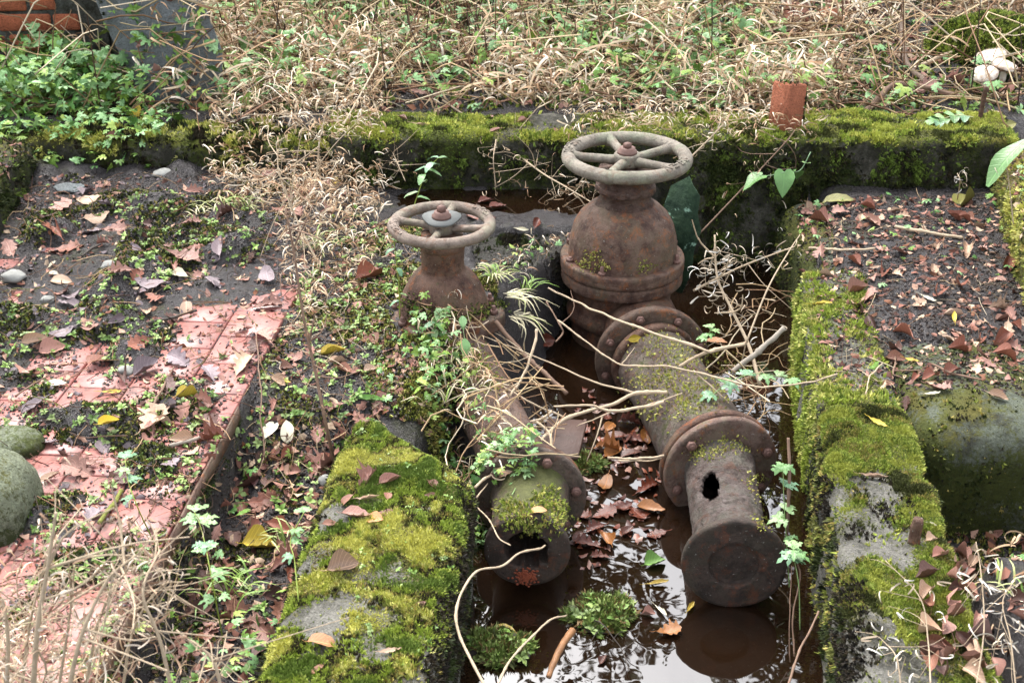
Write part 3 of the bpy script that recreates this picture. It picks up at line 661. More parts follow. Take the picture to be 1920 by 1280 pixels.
# squarish lugged flange
q = np.linspace(0, 2 * math.pi, 65)[:-1]; rad = .150 / (np.abs(np.cos(q)) ** 5 + np.abs(np.sin(q) * 1.12) ** 5) ** .2
Vf = []
for dz, sc_ in ((.0, .985), (-.006, 1.), (-.036, 1.), (-.042, .985)):
    Vf.append(np.c_[rad * sc_ * np.cos(q), rad * sc_ * np.sin(q), np.full(64, dz)])
Vf = np.concatenate(Vf); Ff = np.concatenate([np.array([[l * 64 + k_, l * 64 + (k_ + 1) % 64, (l + 1) * 64 + (k_ + 1) % 64, (l + 1) * 64 + k_] for k_ in range(64)])[:, ::-1] for l in range(3)])
ca, sa = math.cos(R(38)), math.sin(R(38)); Vf = np.c_[Vf[:, 0] * ca - Vf[:, 1] * sa, Vf[:, 0] * sa + Vf[:, 1] * ca, Vf[:, 2]]; Vf = rough(Vf, .003, 20, 5)
MB().add(Vf, [Ff, np.arange(64)[None], (192 + np.arange(64))[::-1][None]]).obj('bonnet_flange', m_rust('mossy_flange', moss=.6), sm); remember(Vf + np.array(SV0), [Ff, np.arange(64)[None]])
for a in (R(-7), R(25), R(83), R(173), R(218), R(263), R(305)):
    hexbolt(sm, (.143 * math.cos(a), .143 * math.sin(a), 0), r=.012, h=.012, stud=.012)
lathe_obj('valve_body', [(.12, -.04), (.12, -.12), (.13, -.14), (.13, -.4)], m_rusty, sm, amp=.004, seed=22, world=SV0)

# ---- left pipe run
LP0 = Vector((-.125, 2.99, -.105)); LP1 = Vector((.045, 2.46, -.155)); axl = (LP1 - LP0).normalized(); Ll = (LP1 - LP0).length
pipe_l = empty('rusty_pipe', (LP1.x, LP1.y, -.42), label='thinner rusty pipe under the dead twigs, ending in an open flange', cat='pipe')
lf('pipe_barrel', LP0, axl, [(.083, -.08), (.083, Ll)], m_rust('brown_pipe', (.08, .05, .038), (.15, .10, .08), (.16, .07, .035), moss=.35, dark=.15, flake=.3, topgreen=.3), pipe_l, amp=.004, seed=31, k=64)
axl2 = Vector((.0, -1, .03)).normalized()
lf('back_flange', LP1 - axl2 * .012, axl2, [(.07, -.012), (.126, -.012), (.131, -.008), (.131, .008), (.126, .011), (.07, .011)], m_rusty, pipe_l, seed=32)
lf('middle_flange', LP1 + axl2 * .004, axl2, [(.07, -.002), (.131, -.002), (.136, .003), (.136, .018), (.131, .022), (.05, .022)], m_rust('dark_flange', (.05, .038, .03), (.10, .07, .055), (.12, .05, .03), moss=.4, dark=.45), pipe_l, seed=33)
for a in (R(70), R(140), R(12), R(205), R(320)):
    p = LP1 + axl2 * .026 + Vector((1, 0, 0)) * math.cos(a) * .112 + Vector((0, 0, 1)) * math.sin(a) * .112 - pipe_l.location
    hexbolt(pipe_l, p, axl2, .013, .011, .003)
LP2 = Vector((.034, 2.225, -.152)); axl3 = (LP2 - LP1).normalized(); L3 = (LP2 - LP1).length
lf('stub', LP1, axl3, [(.098, .02), (.088, .06), (.080, L3 - .01)], m_rust('mossy_stub', (.07, .05, .04), (.13, .09, .07), (.12, .06, .04), moss=.75, topgreen=1.2), pipe_l, amp=.005, seed=34)
pr = dens([(.058, -.16), (.053, -.05), (.051, -.004), (.055, .0), (.094, .0), (.099, -.004), (.099, -.020), (.094, -.024), (.06, -.024)], .006)
V, F = lathe(pr, 72); V = np.asarray(V); rad_ = np.hypot(V[:, 0], V[:, 1]); an_ = np.arctan2(V[:, 1], V[:, 0]); inn = sstep(.080, .053, rad_)
V[:, :2] *= (1 + inn * .22 * (fbm(np.c_[np.cos(an_) * 3, np.sin(an_) * 3, 0 * an_], 1.6, 3, 9) - .5) * 2)[:, None]
V = orient(rough(V, .003, 20, 35), LP2, axl3); MB().add(V - np.array(pipe_l.location), F).obj('end_flange', m_dark, pipe_l); remember(V, F)
V, F = lathe([(0, -.158), (.062, -.158)], 32); MB().add(orient(V, LP2 - pipe_l.location, axl3), F).obj('bore_shade', m_pipeshade, pipe_l)  # dark disc closes the open pipe; the shade in it is painted
mb = MB()
for q in range(170):                                              # bright rust scabs below the hole
    x_, z_ = rng.normal(0, .013), -.070 + rng.normal(0, .011); V, F = rock(q % 9, .0035, .0032, .0014, 1); mb.add(orient(V + np.array([x_, z_, .001]), LP2 - pipe_l.location, axl3), F)
mb.obj('rust_scab', m_redrust, pipe_l)
# plate and things leaning in the pit
bx, bf = box(.17, .010, .36, .002); bx = rough(bx, .004, 14, 2)
pl = empty('metal_plate', (.525, 3.72, -.22), R(-22), label='broken green metal plate leaning behind the large valve', cat='plate')
V = []
out = [(-.09, 0), (.05, 0), (.062, .08), (.050, .15), (.056, .22), (.030, .27), (.022, .33), (-.01, .36), (-.03, .385), (-.08, .34), (-.09, .2)]
Vp = np.array([(x_, d_, z_) for d_ in (0, .012) for (x_, z_) in out]); n_ = len(out)
Fp = [np.array([[k_, (k_ + 1) % n_, n_ + (k_ + 1) % n_, n_ + k_] for k_ in range(n_)]), np.arange(n_)[::-1][None], (n_ + np.arange(n_))[None]]
t = NT('green_plate'); v = t.coord()
c = t.mix(t.ramp(t.noise(10, 5, .7, v), [(.4, 0.), (.6, 1.)]), (.008, .02, .012), (.03, .055, .03)); c = t.mix(t.ramp(t.noise(8, 6, .7, v, .6), [(.56, 0.), (.6, 1.)]), c, (.22, .36, .27))
m_plate = t.done(c, .8, t.bump(t.noise(60, 4, .6, v), .8, .01), .15); MB().add(Vp, Fp).obj('plate_sheet', m_plate, pl, False).rotation_euler = (R(-14), R(8), 0)
rebuild_bvh()
def blade_tuft(k, n=5, w=.22, spread=.45):
    r_ = random.Random(k); V = []; F = []
    for i in range(n):
        a = r_.uniform(0, 6.28); l = r_.uniform(.6, 1.2); dx, dy = math.cos(a) * spread * l * r_.uniform(.2, 1), math.sin(a) * spread * l * r_.uniform(.2, 1); ox_, oy_ = r_.uniform(-.3, .3), r_.uniform(-.3, .3); b = r_.uniform(0, 3.14); wx, wy = math.cos(b) * w, math.sin(b) * w
        V += [(ox_ - wx, oy_ - wy, -.1), (ox_ + wx, oy_ + wy, -.1), (ox_ + dx + wx * .5, oy_ + dy + wy * .5, l * .75), (ox_ + dx * 1.6, oy_ + dy * 1.6, l)]; F.append([4 * i, 4 * i + 1, 4 * i + 2, 4 * i + 3])
    return np.array(V), [np.array(F)]
TUFT = [blade_tuft(k) for k in range(6)]
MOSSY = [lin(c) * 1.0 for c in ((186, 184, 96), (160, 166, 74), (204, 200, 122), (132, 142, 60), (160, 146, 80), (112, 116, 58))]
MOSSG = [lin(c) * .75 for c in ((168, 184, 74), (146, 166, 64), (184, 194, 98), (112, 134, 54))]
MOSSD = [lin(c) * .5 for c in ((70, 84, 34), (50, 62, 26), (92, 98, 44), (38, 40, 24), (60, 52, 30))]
MOSSB = [lin(c) * .5 for c in ((52, 44, 34), (36, 32, 26), (70, 58, 40), (64, 60, 34))]
# =================================================================== FARTHER SETTING: bricks, slates, trees
def pts_px(*a): return [np.array(q) for q in a]
# ---- ruined brick wall, top left
bw = empty('brick_wall', (-2.27, 4.86, .10), R(3), label='ruined red brick wall with mossy mortar behind the green herbs', cat='wall')
mb = MB(); V, F = box(1.30, .20, .66, .01); mb.add(rough(V + np.array([0, .115, 0]), .01, 8), F); mb.obj('mortar_bed', m_mortar, bw)
bmesh_v = []
for k in range(3):
    V, F = box(.205, .10, .066, .006)
    V2 = V.copy(); bmesh_v.append(mk_mesh('brick', rough(V2, .006, 18, k), F, m_brick, smooth=False))
hd = [mk_mesh('brick', rough(box(.098, .10, .066, .006)[0], .006, 18, 9), box(.098, .10, .066, .006)[1], m_brick, smooth=False)]
for row in range(8):
    x = -.62 - .03 * (row % 2); z = .01 + row * .081
    q = 0
    while x < .62:
        head = (q + row) % 3 == 0; wd = .098 if head else .205
        if x + wd > .645: break
        if not (row > 5 and random.random() < .25):
            o = link('brick', hd[0] if head else bmesh_v[q % 3], bw); o.location = (x + wd / 2, .055 + random.uniform(-.006, .006), z); o.rotation_euler = (random.gauss(0, .01), random.gauss(0, .012), random.gauss(0, .015))
        x += wd + .014; q += 1
V, F = box(.13, .24, .62, .02); o = MB().add(rough(V + np.array([.72, .13, 0]), .02, 7, 3), F).obj('broken_pier', m_mortar, bw)
# ---- slates leaning by the wall's end
def slate(name, poly, d, loc, rot, label):
    n_ = len(poly); V = np.array([(x_, y_, z_) for y_ in (0, d) for x_, z_ in poly]); F = [np.array([[k, (k + 1) % n_, n_ + (k + 1) % n_, n_ + k] for k in range(n_)]), np.arange(n_)[::-1][None], (n_ + np.arange(n_))[None]]
    o = MB().add(V, F).obj(name, m_slate, None, False); o.location = loc; o.rotation_euler = rot; remember(np.array([Matrix.Translation(loc) @ (Matrix.Rotation(rot[2], 4, 'Z') @ Matrix.Rotation(rot[1], 4, 'Y') @ Matrix.Rotation(rot[0], 4, 'X') @ Vector(v)) for v in V]), F)
    return tag(o, label, 'slate')
slate('roof_slate', [(-.17, 0), (.09, -.02), (.15, .12), (.16, .62), (-.14, .66), (-.15, .3)], .014, (-1.19, 4.53, .20), (R(-20), R(-21), R(4)), 'grey slate slab leaning in front, its upper left edge over another')
slate('roof_slate', [(-.14, 0), (.03, -.02), (.10, .2), (.10, .70), (-.15, .70), (-.16, .3)], .014, (-1.30, 4.63, .20), (R(-17), R(-21), R(2)), 'darker grey slate slab half hidden beneath the wider slate')
# ---- loose bricks
V, F = box(.078, .10, .165, .006); o = MB().add(rough(V, .006, 16, 3), F).obj('loose_brick', m_concrete('stained_brick', (.50, .17, .09), (.08, .09, .02), -.2), None, False); p = PZ(1470, 244, .19); o.location = (p.x + .01, p.y + .04, .178); o.rotation_euler = (R(-7), R(7), R(28)); S_sb = remember(np.array([o.rotation_euler.to_matrix() @ Vector(v.co) + o.location for v in o.data.vertices]), [np.array([list(f.vertices)[:3] for f in o.data.polygons])]); pp, nn = surf_sample(S_sb, 500, lambda c, N: (N[:, 0] > .5) * 1. + .15 * (N[:, 2] > .7)); im = np.array(Matrix.Rotation(0, 3, 'X')); bm_ = tag(scatter('moss', TUFT, pp, nn, .008 * rng.uniform(.6, 1.3, len(pp)), MOSSD + MOSSG[3:], MA, None, 1., .3, True), kind='stuff'); bm_.parent = o; bm_.matrix_parent_inverse = (Matrix.Translation(o.location) @ o.rotation_euler.to_matrix().to_4x4()).inverted(); tag(o, 'orange brick standing on end on the kerb under dry stalks', 'brick')
V, F = box(.105, .19, .07, .008); o = MB().add(rough(V, .007, 16, 4), F).obj('loose_brick', m_brickm, None, False); p = PZ(1498, 40, .24); o.location = (p.x, p.y + .08, .205); o.rotation_euler = (R(9), R(4), R(-8)); tag(o, 'lichen covered brick lying on the bank at the top edge', 'brick')
V, F = rock(4, .05, .04, .03, 2); o = MB().add(V, F).obj('brick_fragment', m_brick, None, False); p = PZ(1555, 22, .26); o.location = (p.x, p.y, .25); tag(o, 'crumbling red brick fragment beside the lichen covered brick', 'brick')
# ---- iron pins in the kerb
for (px, py0, py1, lean, lab) in ((674, 208, 162, -.12, 'thin rusty iron pin at the left end of the mossy kerb'), (1241, 206, 168, .06, 'short rusty iron pin behind the larger handwheel'), (1837, 222, 166, .03, 'rusty iron pin on the kerb beside the pale leaf sprig')):
    p = PZ(px, py0, .185); hgt = (py0 - py1) * p.y / FPX * 1.12; V, F = tube(spline([(0, 0, -.03), (lean * .03, 0, hgt * .5), (lean * .06, 0, hgt)], 12), .0085, 10); o = MB().add(rough(V, .0022, 60, px), F).obj('iron_pin', m_rusty); o.location = p; tag(o, lab, 'iron pin')
p, n_ = PZ(1716, 1008, .0), 0; V, F = tube(spline([(0, 0, -.02), (0, .004, .02), (.002, .006, .045)], 8), [.013, .0125, .012, .012, .0125, .012, .0115, .010], 12); o = MB().add(rough(V, .003, 40, 5), F).obj('iron_pin', m_rusty); o.location = p; tag(o, 'thick rusty bolt stub in the mossy kerb right of the pipe', 'iron pin')
# ---- stones
def stone(px, py, r, lab, seed, sink=.35, mat=None, flat=.7, name='stone', moss_=False):
    h, n_ = hit(px, py); V, F = rock(seed, r, r * .85, r * flat, 4 if r > .05 else 3, .42); V = rough(V, r * .06, 6 / max(r, .03) * .1, seed)
    o = MB().add(V, F).obj(name, mat or m_stone); o.location = (h.x, h.y, h.z + r * flat * (1 - 2 * sink) ); tag(o, lab, 'stone')
    S = remember(V + np.array(o.location), F); return o, S
rebuild_bvh()
stone(236, 700, .021, 'round pale pebble standing out of black mud near red tile', 11, .3)
stone(204, 500, .022, 'flat whitish pebble in the mud beside two white leaves', 12, .4)
stone(24, 522, .035, 'angular grey stone in the mud at the left edge', 13, .3, flat=.5)
stone(306, 328, .034, 'flat tan stone lying at the foot of the slumped kerb', 14, .3, flat=.45)
stone(128, 352, .055, 'dark wet slate piece in the far left mud corner', 15, .45, m_slate, .16)
stone(478, 80, .055, 'pale rounded stone among the stalks right of the slates', 16, .3)
stone(610, 130, .07, 'greyish stone half buried behind the left end of kerb', 17, .4)
stone(90, 566, .02, 'small white pebble in mud above the red tile corner', 18, .3)
stone(1032, 655, .0, '', 1) if 0 else None
stone(612, 905, .022, 'pale stone on the trench edge by the brown leaves', 19, .3)
stone(1100, 660, .0, '', 1) if 0 else None
stone(1540, 48, .03, 'grey pebble on bare soil beside the lichen covered brick', 21, .3)

# ---- the wood's edge behind the bank (it shows in the water)
m_bark = m_plain('bark', (.10, .085, .065), .9, .45, 14, .8, bscale=30)
def leafcards(n, cen, rad, size, gaps, seed):
    r_ = np.random.default_rng(seed); d = r_.normal(size=(n * 2, 3)); d /= np.linalg.norm(d, axis=1)[:, None]; p = cen + d * (r_.random(n * 2) ** .45)[:, None] * rad
    p = p[fbm(p, gaps, 3, seed) > .48][:n]; m = len(p); M = frames(np.tile([0, 0, 1.], (m, 1)), 1, .9); q = np.array([(-.5, 0, 0), (0, -.3, .08), (.5, 0, 0), (0, .3, .08)]) * size
    V = np.einsum('nij,kj->nki', M, q) + p[:, None]; F = (np.arange(m) * 4)[:, None] + np.arange(4); return V.reshape(-1, 3), [F], np.repeat(np.clip(.9 + .35 * r_.normal(size=(m, 1)), .4, 1.6) * lin([92, 104, 48]) * .55, 4, 0)
TREES = [(-3.2, 9.2, 6.8, 'slim tree with yellow green crown at the left of the wood edge'), (-.9, 8.6, 5.5, 'short bushy tree directly behind the brick wall end'), (.9, 9.6, 6.5, 'mid sized tree standing straight behind the larger valve'), (2.8, 8.8, 5.6, 'leaning tree beyond the mushrooms on the bank'), (5.0, 10.2, 7.0, 'tallest tree at the right of the wood edge'), (-5.6, 10.4, 6.8, 'broad tree far left beyond the brick wall')]
for q, (x_, y_, h_, lab) in enumerate(TREES):
    z0 = float(height(np.array([x_]), np.array([y_]))[0]); tr = empty('tree', (x_, y_, z0 - .05), label=lab, cat='tree'); mb = MB(); r_ = random.Random(q)
    tp = spline([(0, 0, 0), (r_.uniform(-.15, .15), r_.uniform(-.1, .1), h_ * .35), (r_.uniform(-.3, .3), .1, h_ * .7), (r_.uniform(-.3, .3), 0, h_ * .95)], 14); V, F = tube(tp, np.linspace(.11, .015, 14), 9); mb.add(rough(V, .02, 6, q), F); mb.obj('trunk', m_bark, tr)
    mc = MB()
    for k in range(9):
        a = r_.uniform(0, 6.3); i0 = r_.randint(4, 11); b0 = tp[i0]; ln = r_.uniform(.5, 1.2) * (1.2 - i0 / 16); e_ = b0 + np.array([math.cos(a) * ln, math.sin(a) * ln, r_.uniform(.2, .7)])
        V, F = tube(spline([b0, (b0 + e_) / 2 + np.array([0, 0, .1]), e_], 7), np.linspace(.035, .008, 7), 6); MB().add(V, F).obj('limb', m_bark, tr); mc.add(*leafcards(330, e_, np.array([.75, .75, .55]), .13, 1.4, q * 20 + k))
    mc.add(*leafcards(700, tp[-2], np.array([.8, .8, .9]), .13, 1.2, q * 20 + 15)); mc.obj('crown', MAG, tr, False)

# =================================================================== STUFF: moss, crumbs, litter, dry stalks, small green growth
OCT = []
for k in range(5):
    q = np.array([(1, 0, 0), (-1, 0, 0), (0, 1, 0), (0, -1, 0), (0, 0, .8), (0, 0, -.5)]) * rng.uniform(.6, 1.2, (6, 1)) + rng.normal(0, .12, (6, 3)); OCT.append((q, [np.array([[0, 2, 4], [2, 1, 4], [1, 3, 4], [3, 0, 4], [2, 0, 5], [1, 2, 5], [3, 1, 5], [0, 3, 5]])]))
SOIL = [lin(c) * .6 for c in ((58, 50, 48), (44, 38, 36), (78, 68, 62), (36, 30, 28), (92, 82, 78), (70, 58, 46))]
def moss(S, parent, n, size, cols, pw=1.5, extra=None, name='moss'):
    p, nn = moss_sample(S, n, pw, extra); return tag(scatter(name, TUFT, p, nn, size * rng.uniform(.6, 1.3, len(p)) * (.5 + 1.0 * sstep(.35, .62, fbm(p, 22, 3, 12))), cols, MA, parent, 1., .3, True, patch=16.), kind='stuff') if len(p) else None
upf = lambda c, N: sstep(.3, .7, N[:, 2])
sidef = lambda c, N: sstep(.6, .2, N[:, 2]) * (N[:, 1] < .5)
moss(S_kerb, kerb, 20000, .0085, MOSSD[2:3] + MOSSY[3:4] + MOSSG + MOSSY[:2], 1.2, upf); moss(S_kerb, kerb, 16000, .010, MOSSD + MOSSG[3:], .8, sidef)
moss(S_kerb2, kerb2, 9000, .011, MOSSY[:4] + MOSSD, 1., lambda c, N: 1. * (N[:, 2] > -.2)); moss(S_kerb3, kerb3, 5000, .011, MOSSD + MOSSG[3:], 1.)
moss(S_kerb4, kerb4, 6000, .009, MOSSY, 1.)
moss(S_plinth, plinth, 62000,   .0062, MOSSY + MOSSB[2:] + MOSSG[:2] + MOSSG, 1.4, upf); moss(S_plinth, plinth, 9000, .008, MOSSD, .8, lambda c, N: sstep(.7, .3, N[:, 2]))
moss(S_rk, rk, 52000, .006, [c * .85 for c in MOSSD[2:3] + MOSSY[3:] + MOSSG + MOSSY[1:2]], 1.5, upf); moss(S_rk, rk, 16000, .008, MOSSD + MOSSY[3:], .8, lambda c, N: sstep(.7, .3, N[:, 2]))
moss(S_rk2, rk2, 16000, .008, MOSSG + MOSSY[1:4], 1., lambda c, N: 1. * (c[:, 2] > -.3))
moss(S_slab, slab, 20000, .0055, MOSSD + MOSSY[3:] + MOSSD, 1.2); moss(S_ledge, ledge, 9000, .008, MOSSD + MOSSB, .6); pp, nn = surf_sample(S_ledge, 5000); tag(scatter('soil_crumbs', OCT, pp, nn, rng.uniform(.0015, .006, 5000), SOIL, MWET, ledge, 1., .6), kind='stuff'); moss(S_bed, bed, 16000, .009, MOSSD + MOSSY[3:], 1., lambda c, N: (N[:, 0] > .5) * 1. * (c[:, 1] > 1.5))
# black moss crusts along the rims over the water
p, nn = surf_sample(S_plinth, 3000, lambda c, N: sstep(.02, .0, np.abs(c[:, 0] + .115 - .075 * (c[:, 1] - 1.75)) - .03) * (c[:, 2] > -.09) * (c[:, 1] < 2.35)); tag(scatter('black_moss', TUFT, p, nn, .008 * rng.uniform(.6, 1.3, len(p)), MOSSB, MA, plinth, 1, .3, True), kind='stuff')
p, nn = surf_sample(S_rk, 2600, lambda c, N: (c[:, 2] > -.12) * (sstep(.065, .02, c[:, 0] - wallx(c[:, 1])) * sstep(2.5, 2.35, c[:, 1]) + blob(c, wallx(2.2) + .08, 2.22, .09)) * sstep(.42, .55, fbm(c, 12, 3, 8))); tag(scatter('black_moss', TUFT, p, nn, .008 * rng.uniform(.6, 1.3, len(p)), MOSSB, MA, rk, 1, .3, True), kind='stuff')
# moss cushions on the iron
def iron_moss(px_list, parent, n, r, size, cols):
    P_, N_ = [], []
    for (px, py) in px_list:
        for _ in range(n):
            h, q = hit(px + rng.normal(0, r), py + rng.normal(0, r * .7)); P_.append(h); N_.append(q)
    P_ = np.array([tuple(v) for v in P_]); o = scatter('moss', TUFT, P_ - np.array(parent.location), np.array([tuple(v) for v in N_]), size * rng.uniform(.6, 1.3, len(P_)), cols, MA, parent, 1, .3, True); tag(o, kind='stuff')
iron_moss([(1270, 660), (1320, 670), (1230, 650), (1250, 690), (1300, 720), (1240, 720), (1390, 690), (1300, 745), (1345, 735), (1210, 720), (1225, 770), (1290, 760)], pipe_r, 90, 22, .006, MOSSY)
iron_moss([(1355, 835), (1385, 838), (1330, 850), (1310, 850), (1420, 900), (1440, 930), (1430, 980)], pipe_r, 60, 12, .005, MOSSY)
iron_moss([(985, 955), (950, 950), (1040, 950), (1050, 975), (1020, 930), (960, 975), (1000, 990)], pipe_l, 90, 14, .007, MOSSY + MOSSG)
iron_moss([(940, 570), (915, 580), (890, 588), (850, 590), (800, 580), (770, 570), (780, 590)], sm, 90, 10, .006, MOSSG[1:] + MOSSD)
iron_moss([(1110, 480), (1095, 495), (1130, 500), (1210, 500)], big, 60, 9, .005, MOSSY)
iron_moss([(900, 690), (920, 720), (890, 670)], pipe_l, 90, 14, .006, MOSSG + MOSSY)

# ground moss cushions, soil crumbs
def xy_down(n, poly, z=2., dens_=None):
    """points dropped onto whatever lies under a plan polygon"""
    poly = np.array(poly); lo, hi = poly.min(0), poly.max(0); out = np.zeros((0, 2))
    while len(out) < n:
        c = rng.uniform(lo, hi, (n * 2, 2)); c = c[inpoly(c, poly)]
        if dens_ is not None: c = c[rng.random(len(c)) < dens_(c)]
        out = np.concatenate([out, c])
    P_, N_ = [], []
    for x_, y_ in out[:n]:
        h, q = down(x_, y_, z); P_.append(tuple(h)); N_.append(tuple(q))
    return np.array(P_), np.array(N_)
def plan(*px, z=0.): return [tuple(PZ(a, b, z))[:2] for a, b in px]
A_TILE = [(-1.75, 4.1), (-.6, 4.1), (-.45, 3.75), (-.6, 3.2), tuple(e1), (-.74, 1.7), (-1.0, 1.45), (-1.5, 1.7)]
A_MUD = [(-1.75, 4.15), (-.6, 4.1), (-.15, 3.95), (-.2, 3.4), (-.6, 3.2), (-1.1, 2.9), (-1.6, 3.0)]
A_STRIP = [(-.68, 2.5), (-.62, 3.3), (-.45, 3.75), (-.2, 3.75), (-.2, 3.3), (-.34, 3.15), (-.34, 2.95), (-.30, 2.7), (-.36, 2.5)]
A_RIM = [(-.36, 2.66), (-.36, 3.0), (-.32, 3.3), (-.04, 3.36), (-.05, 3.17), (-.14, 2.95), (-.12, 2.62)]
offv = lambda c: 1. * (np.hypot(c[:, 0] - SV0.x, c[:, 1] - SV0.y) > .165)
A_TRENCH = [(-.80, 1.5), (-.70, 2.55), (-.38, 2.65), (-.45, 2.2), (-.52, 1.5)]
A_SLAB = [(.80, 2.75), (1.6, 2.62), (1.9, 3.0), (1.85, 4.0), (.98, 3.95), (.92, 3.4)]
A_BANK = [(-2.0, 4.45), (2.2, 4.40), (2.9, 6.5), (-2.9, 6.5)]
A_LEFTBANK = [(-2.0, 4.38), (-1.1, 4.38), (-1.0, 4.62), (-1.1, 4.84), (-2.1, 4.84)]
A_CORNER = [(.92, 1.35), (1.5, 1.35), (1.5, 2.15), (.95, 2.05)]
notclean = lambda c: np.clip(.03 + 1.4 * sstep(.42, .6, fbm(c, 6, 4, 21)), 0, 1)
def stuff(name, temps, area, n, size, cols, lab, cat, mat=MA, align=1., tilt=.4, dens_=None, lift=0., z=2., **k):
    p, nn = xy_down(n, area, z, dens_); o = scatter(name, temps, p, nn, size * rng.uniform(.5, 1.4, n) if np.isscalar(size) else rng.uniform(*size, n), cols, mat, None, align, tilt, lift=lift, **k); return tag(o, lab, cat, kind='stuff')
stuff('soil_crumbs', OCT, A_TILE, 15000, (.0014, .0065), SOIL, 'black soil crumbs scattered over the muddy red tiles', 'soil', MWET, dens_=notclean, tilt=.8)
stuff('soil_crumbs', OCT, A_STRIP, 4000, (.002, .008), SOIL, 'soil crumbs along the strip beside the small valve', 'soil', MWET, tilt=.8)
stuff('soil_crumbs', OCT, A_SLAB, 9000, (.002, .008), SOIL, 'dark soil crumbs under the brown leaves of the slab', 'soil', MA, tilt=.8)
stuff('soil_crumbs', OCT, A_TRENCH, 2500, (.002, .009), SOIL, 'dark crumbs of earth in the leafy trench', 'soil', MA, tilt=.8)
cush = lambda c: np.clip(sstep(.50, .62, fbm(c, 6, 4, 21)) * sstep(.46, .56, fbm(c, 11, 4, 31)), .004, 1)
stuff('moss_cushions', TUFT, A_TILE, 15000, (.004, .010), MOSSD + MOSSY[3:] + MOSSD[:2] + [lin((110, 128, 48)) * .5], 'dull green moss cushions on the mud over the tiles', 'moss', MA, dens_=cush, smooth=True)
stuff('moss_cushions', TUFT, A_STRIP, 9000, (.004, .009), MOSSY[1:] + MOSSD, 'yellow green moss on the soil strip behind the plinth', 'moss', MA, dens_=lambda c: sstep(.45, .6, fbm(c, 9, 4, 41)), smooth=True)
stuff('moss_cushions', TUFT, A_TRENCH, 3500, (.004, .009), MOSSD + MOSSY[3:], 'mosses on the bottom of the leafy trench', 'moss', MA, dens_=lambda c: sstep(.45, .6, fbm(c, 9, 4, 42)), smooth=True)
stuff('moss_cushions', TUFT, A_BANK, 16000, (.008, .018), MOSSG + MOSSY[3:] + MOSSD, 'mossy growth on the bank between the dry stalks', 'moss', MA, dens_=lambda c: .02 + sstep(.42, .6, fbm(c, 2.2, 4, 43)), smooth=True)
stuff('soil_crumbs', OCT, A_RIM, 2600, (.002, .010), SOIL, 'soil crumbs on the crumbling rim left of the pipe', 'soil', MWET, tilt=.8, dens_=offv)
stuff('moss_cushions', TUFT, A_RIM, 9000, (.005, .012), MOSSD + MOSSY[1:5], 'moss on the crumbling rim left of the pipe', 'moss', MA, dens_=lambda c: offv(c) * (.08 + sstep(.42, .6, fbm(c, 9, 4, 44))), smooth=True)
# leaf crumbs
def frag(k):
    r_ = random.Random(k); n_ = r_.randint(5, 7); V = [(0, 0, .15)]; 
    for i in range(n_):
        a = i * 6.283 / n_; rr_ = r_.uniform(.5, 1.1); V.append((rr_ * math.cos(a) * 1.2, rr_ * math.sin(a) * .75, .30 * math.cos(2 * a + k) + r_.uniform(-.1, .15)))
    return np.array(V), [np.array([[0, 1 + i, 1 + (i + 1) % n_] for i in range(n_)])]
FRAG = [frag(k) for k in range(9)]
LITTER = [lin(c) * .7 for c in ((168, 122, 106), (140, 92, 76), (188, 150, 128), (110, 70, 58), (150, 112, 100), (90, 58, 48), (205, 178, 150), (128, 84, 60))]
stuff('leaf_litter', FRAG, A_SLAB, 1500, (.005, .016), LITTER, 'small brown leaf scraps littering the slab', 'leaf litter', MA, tilt=.35, lift=.003)
stuff('leaf_litter', FRAG, A_TILE, 2600, (.004, .015), LITTER + [lin((120, 108, 112)) * .6] * 3, 'small leaf scraps stuck in the mud on the tiles', 'leaf litter', MA, tilt=.3, lift=.003)
stuff('leaf_litter', FRAG, A_BANK, 3000, (.010, .030), LITTER, 'brown leaf scraps all over the bank', 'leaf litter', MA, tilt=.4, lift=.006)
stuff('leaf_litter', FRAG, A_TRENCH, 500, (.006, .020), LITTER, 'brown leaf scraps lining the trench', 'leaf litter', MA, tilt=.4, lift=.004)
stuff('leaf_litter', FRAG, A_STRIP, 500, (.005, .016), LITTER, 'leaf scraps on the strip beside the small valve', 'leaf litter', MA, tilt=.4, lift=.004)
stuff('leaf_litter', FRAG, A_RIM, 260, (.006, .018), LITTER, 'leaf scraps on the rim left of the pipe', 'leaf litter', MA, tilt=.4, lift=.004, dens_=offv)
stuff('leaf_litter', FRAG, A_CORNER, 500, (.008, .022), LITTER, 'leaf scraps under the near right leaf pile', 'leaf litter', MA, tilt=.4, lift=.004)
stuff('leaf_litter', FRAG, plan((1090, 720), (1240, 830), (1240, 1000), (1080, 1080), (1060, 900), z=WZ), 160, (.006, .018), [lin(c) * .55 for c in ((120, 60, 42), (150, 80, 50), (90, 52, 44), (168, 128, 112))], 'sodden leaf scraps floating between the pipes', 'leaf litter', MWET, tilt=.12, lift=.001, z=-.2)
def region(cx, cy, rx, ry, h=.18):
    c = PZ(cx, cy, h); a = PZ(cx + rx, cy, h); b_ = PZ(cx, cy - ry, h); d_ = PZ(cx, min(cy + ry, 1270), h); sx_, sy1, sy0 = a.x - c.x, b_.y - c.y, c.y - d_.y
    return lambda P: np.exp(-(((P[:, 0] - c.x) / sx_) ** 2 + np.where(P[:, 1] > c.y, (P[:, 1] - c.y) / sy1, (P[:, 1] - c.y) / sy0) ** 2))
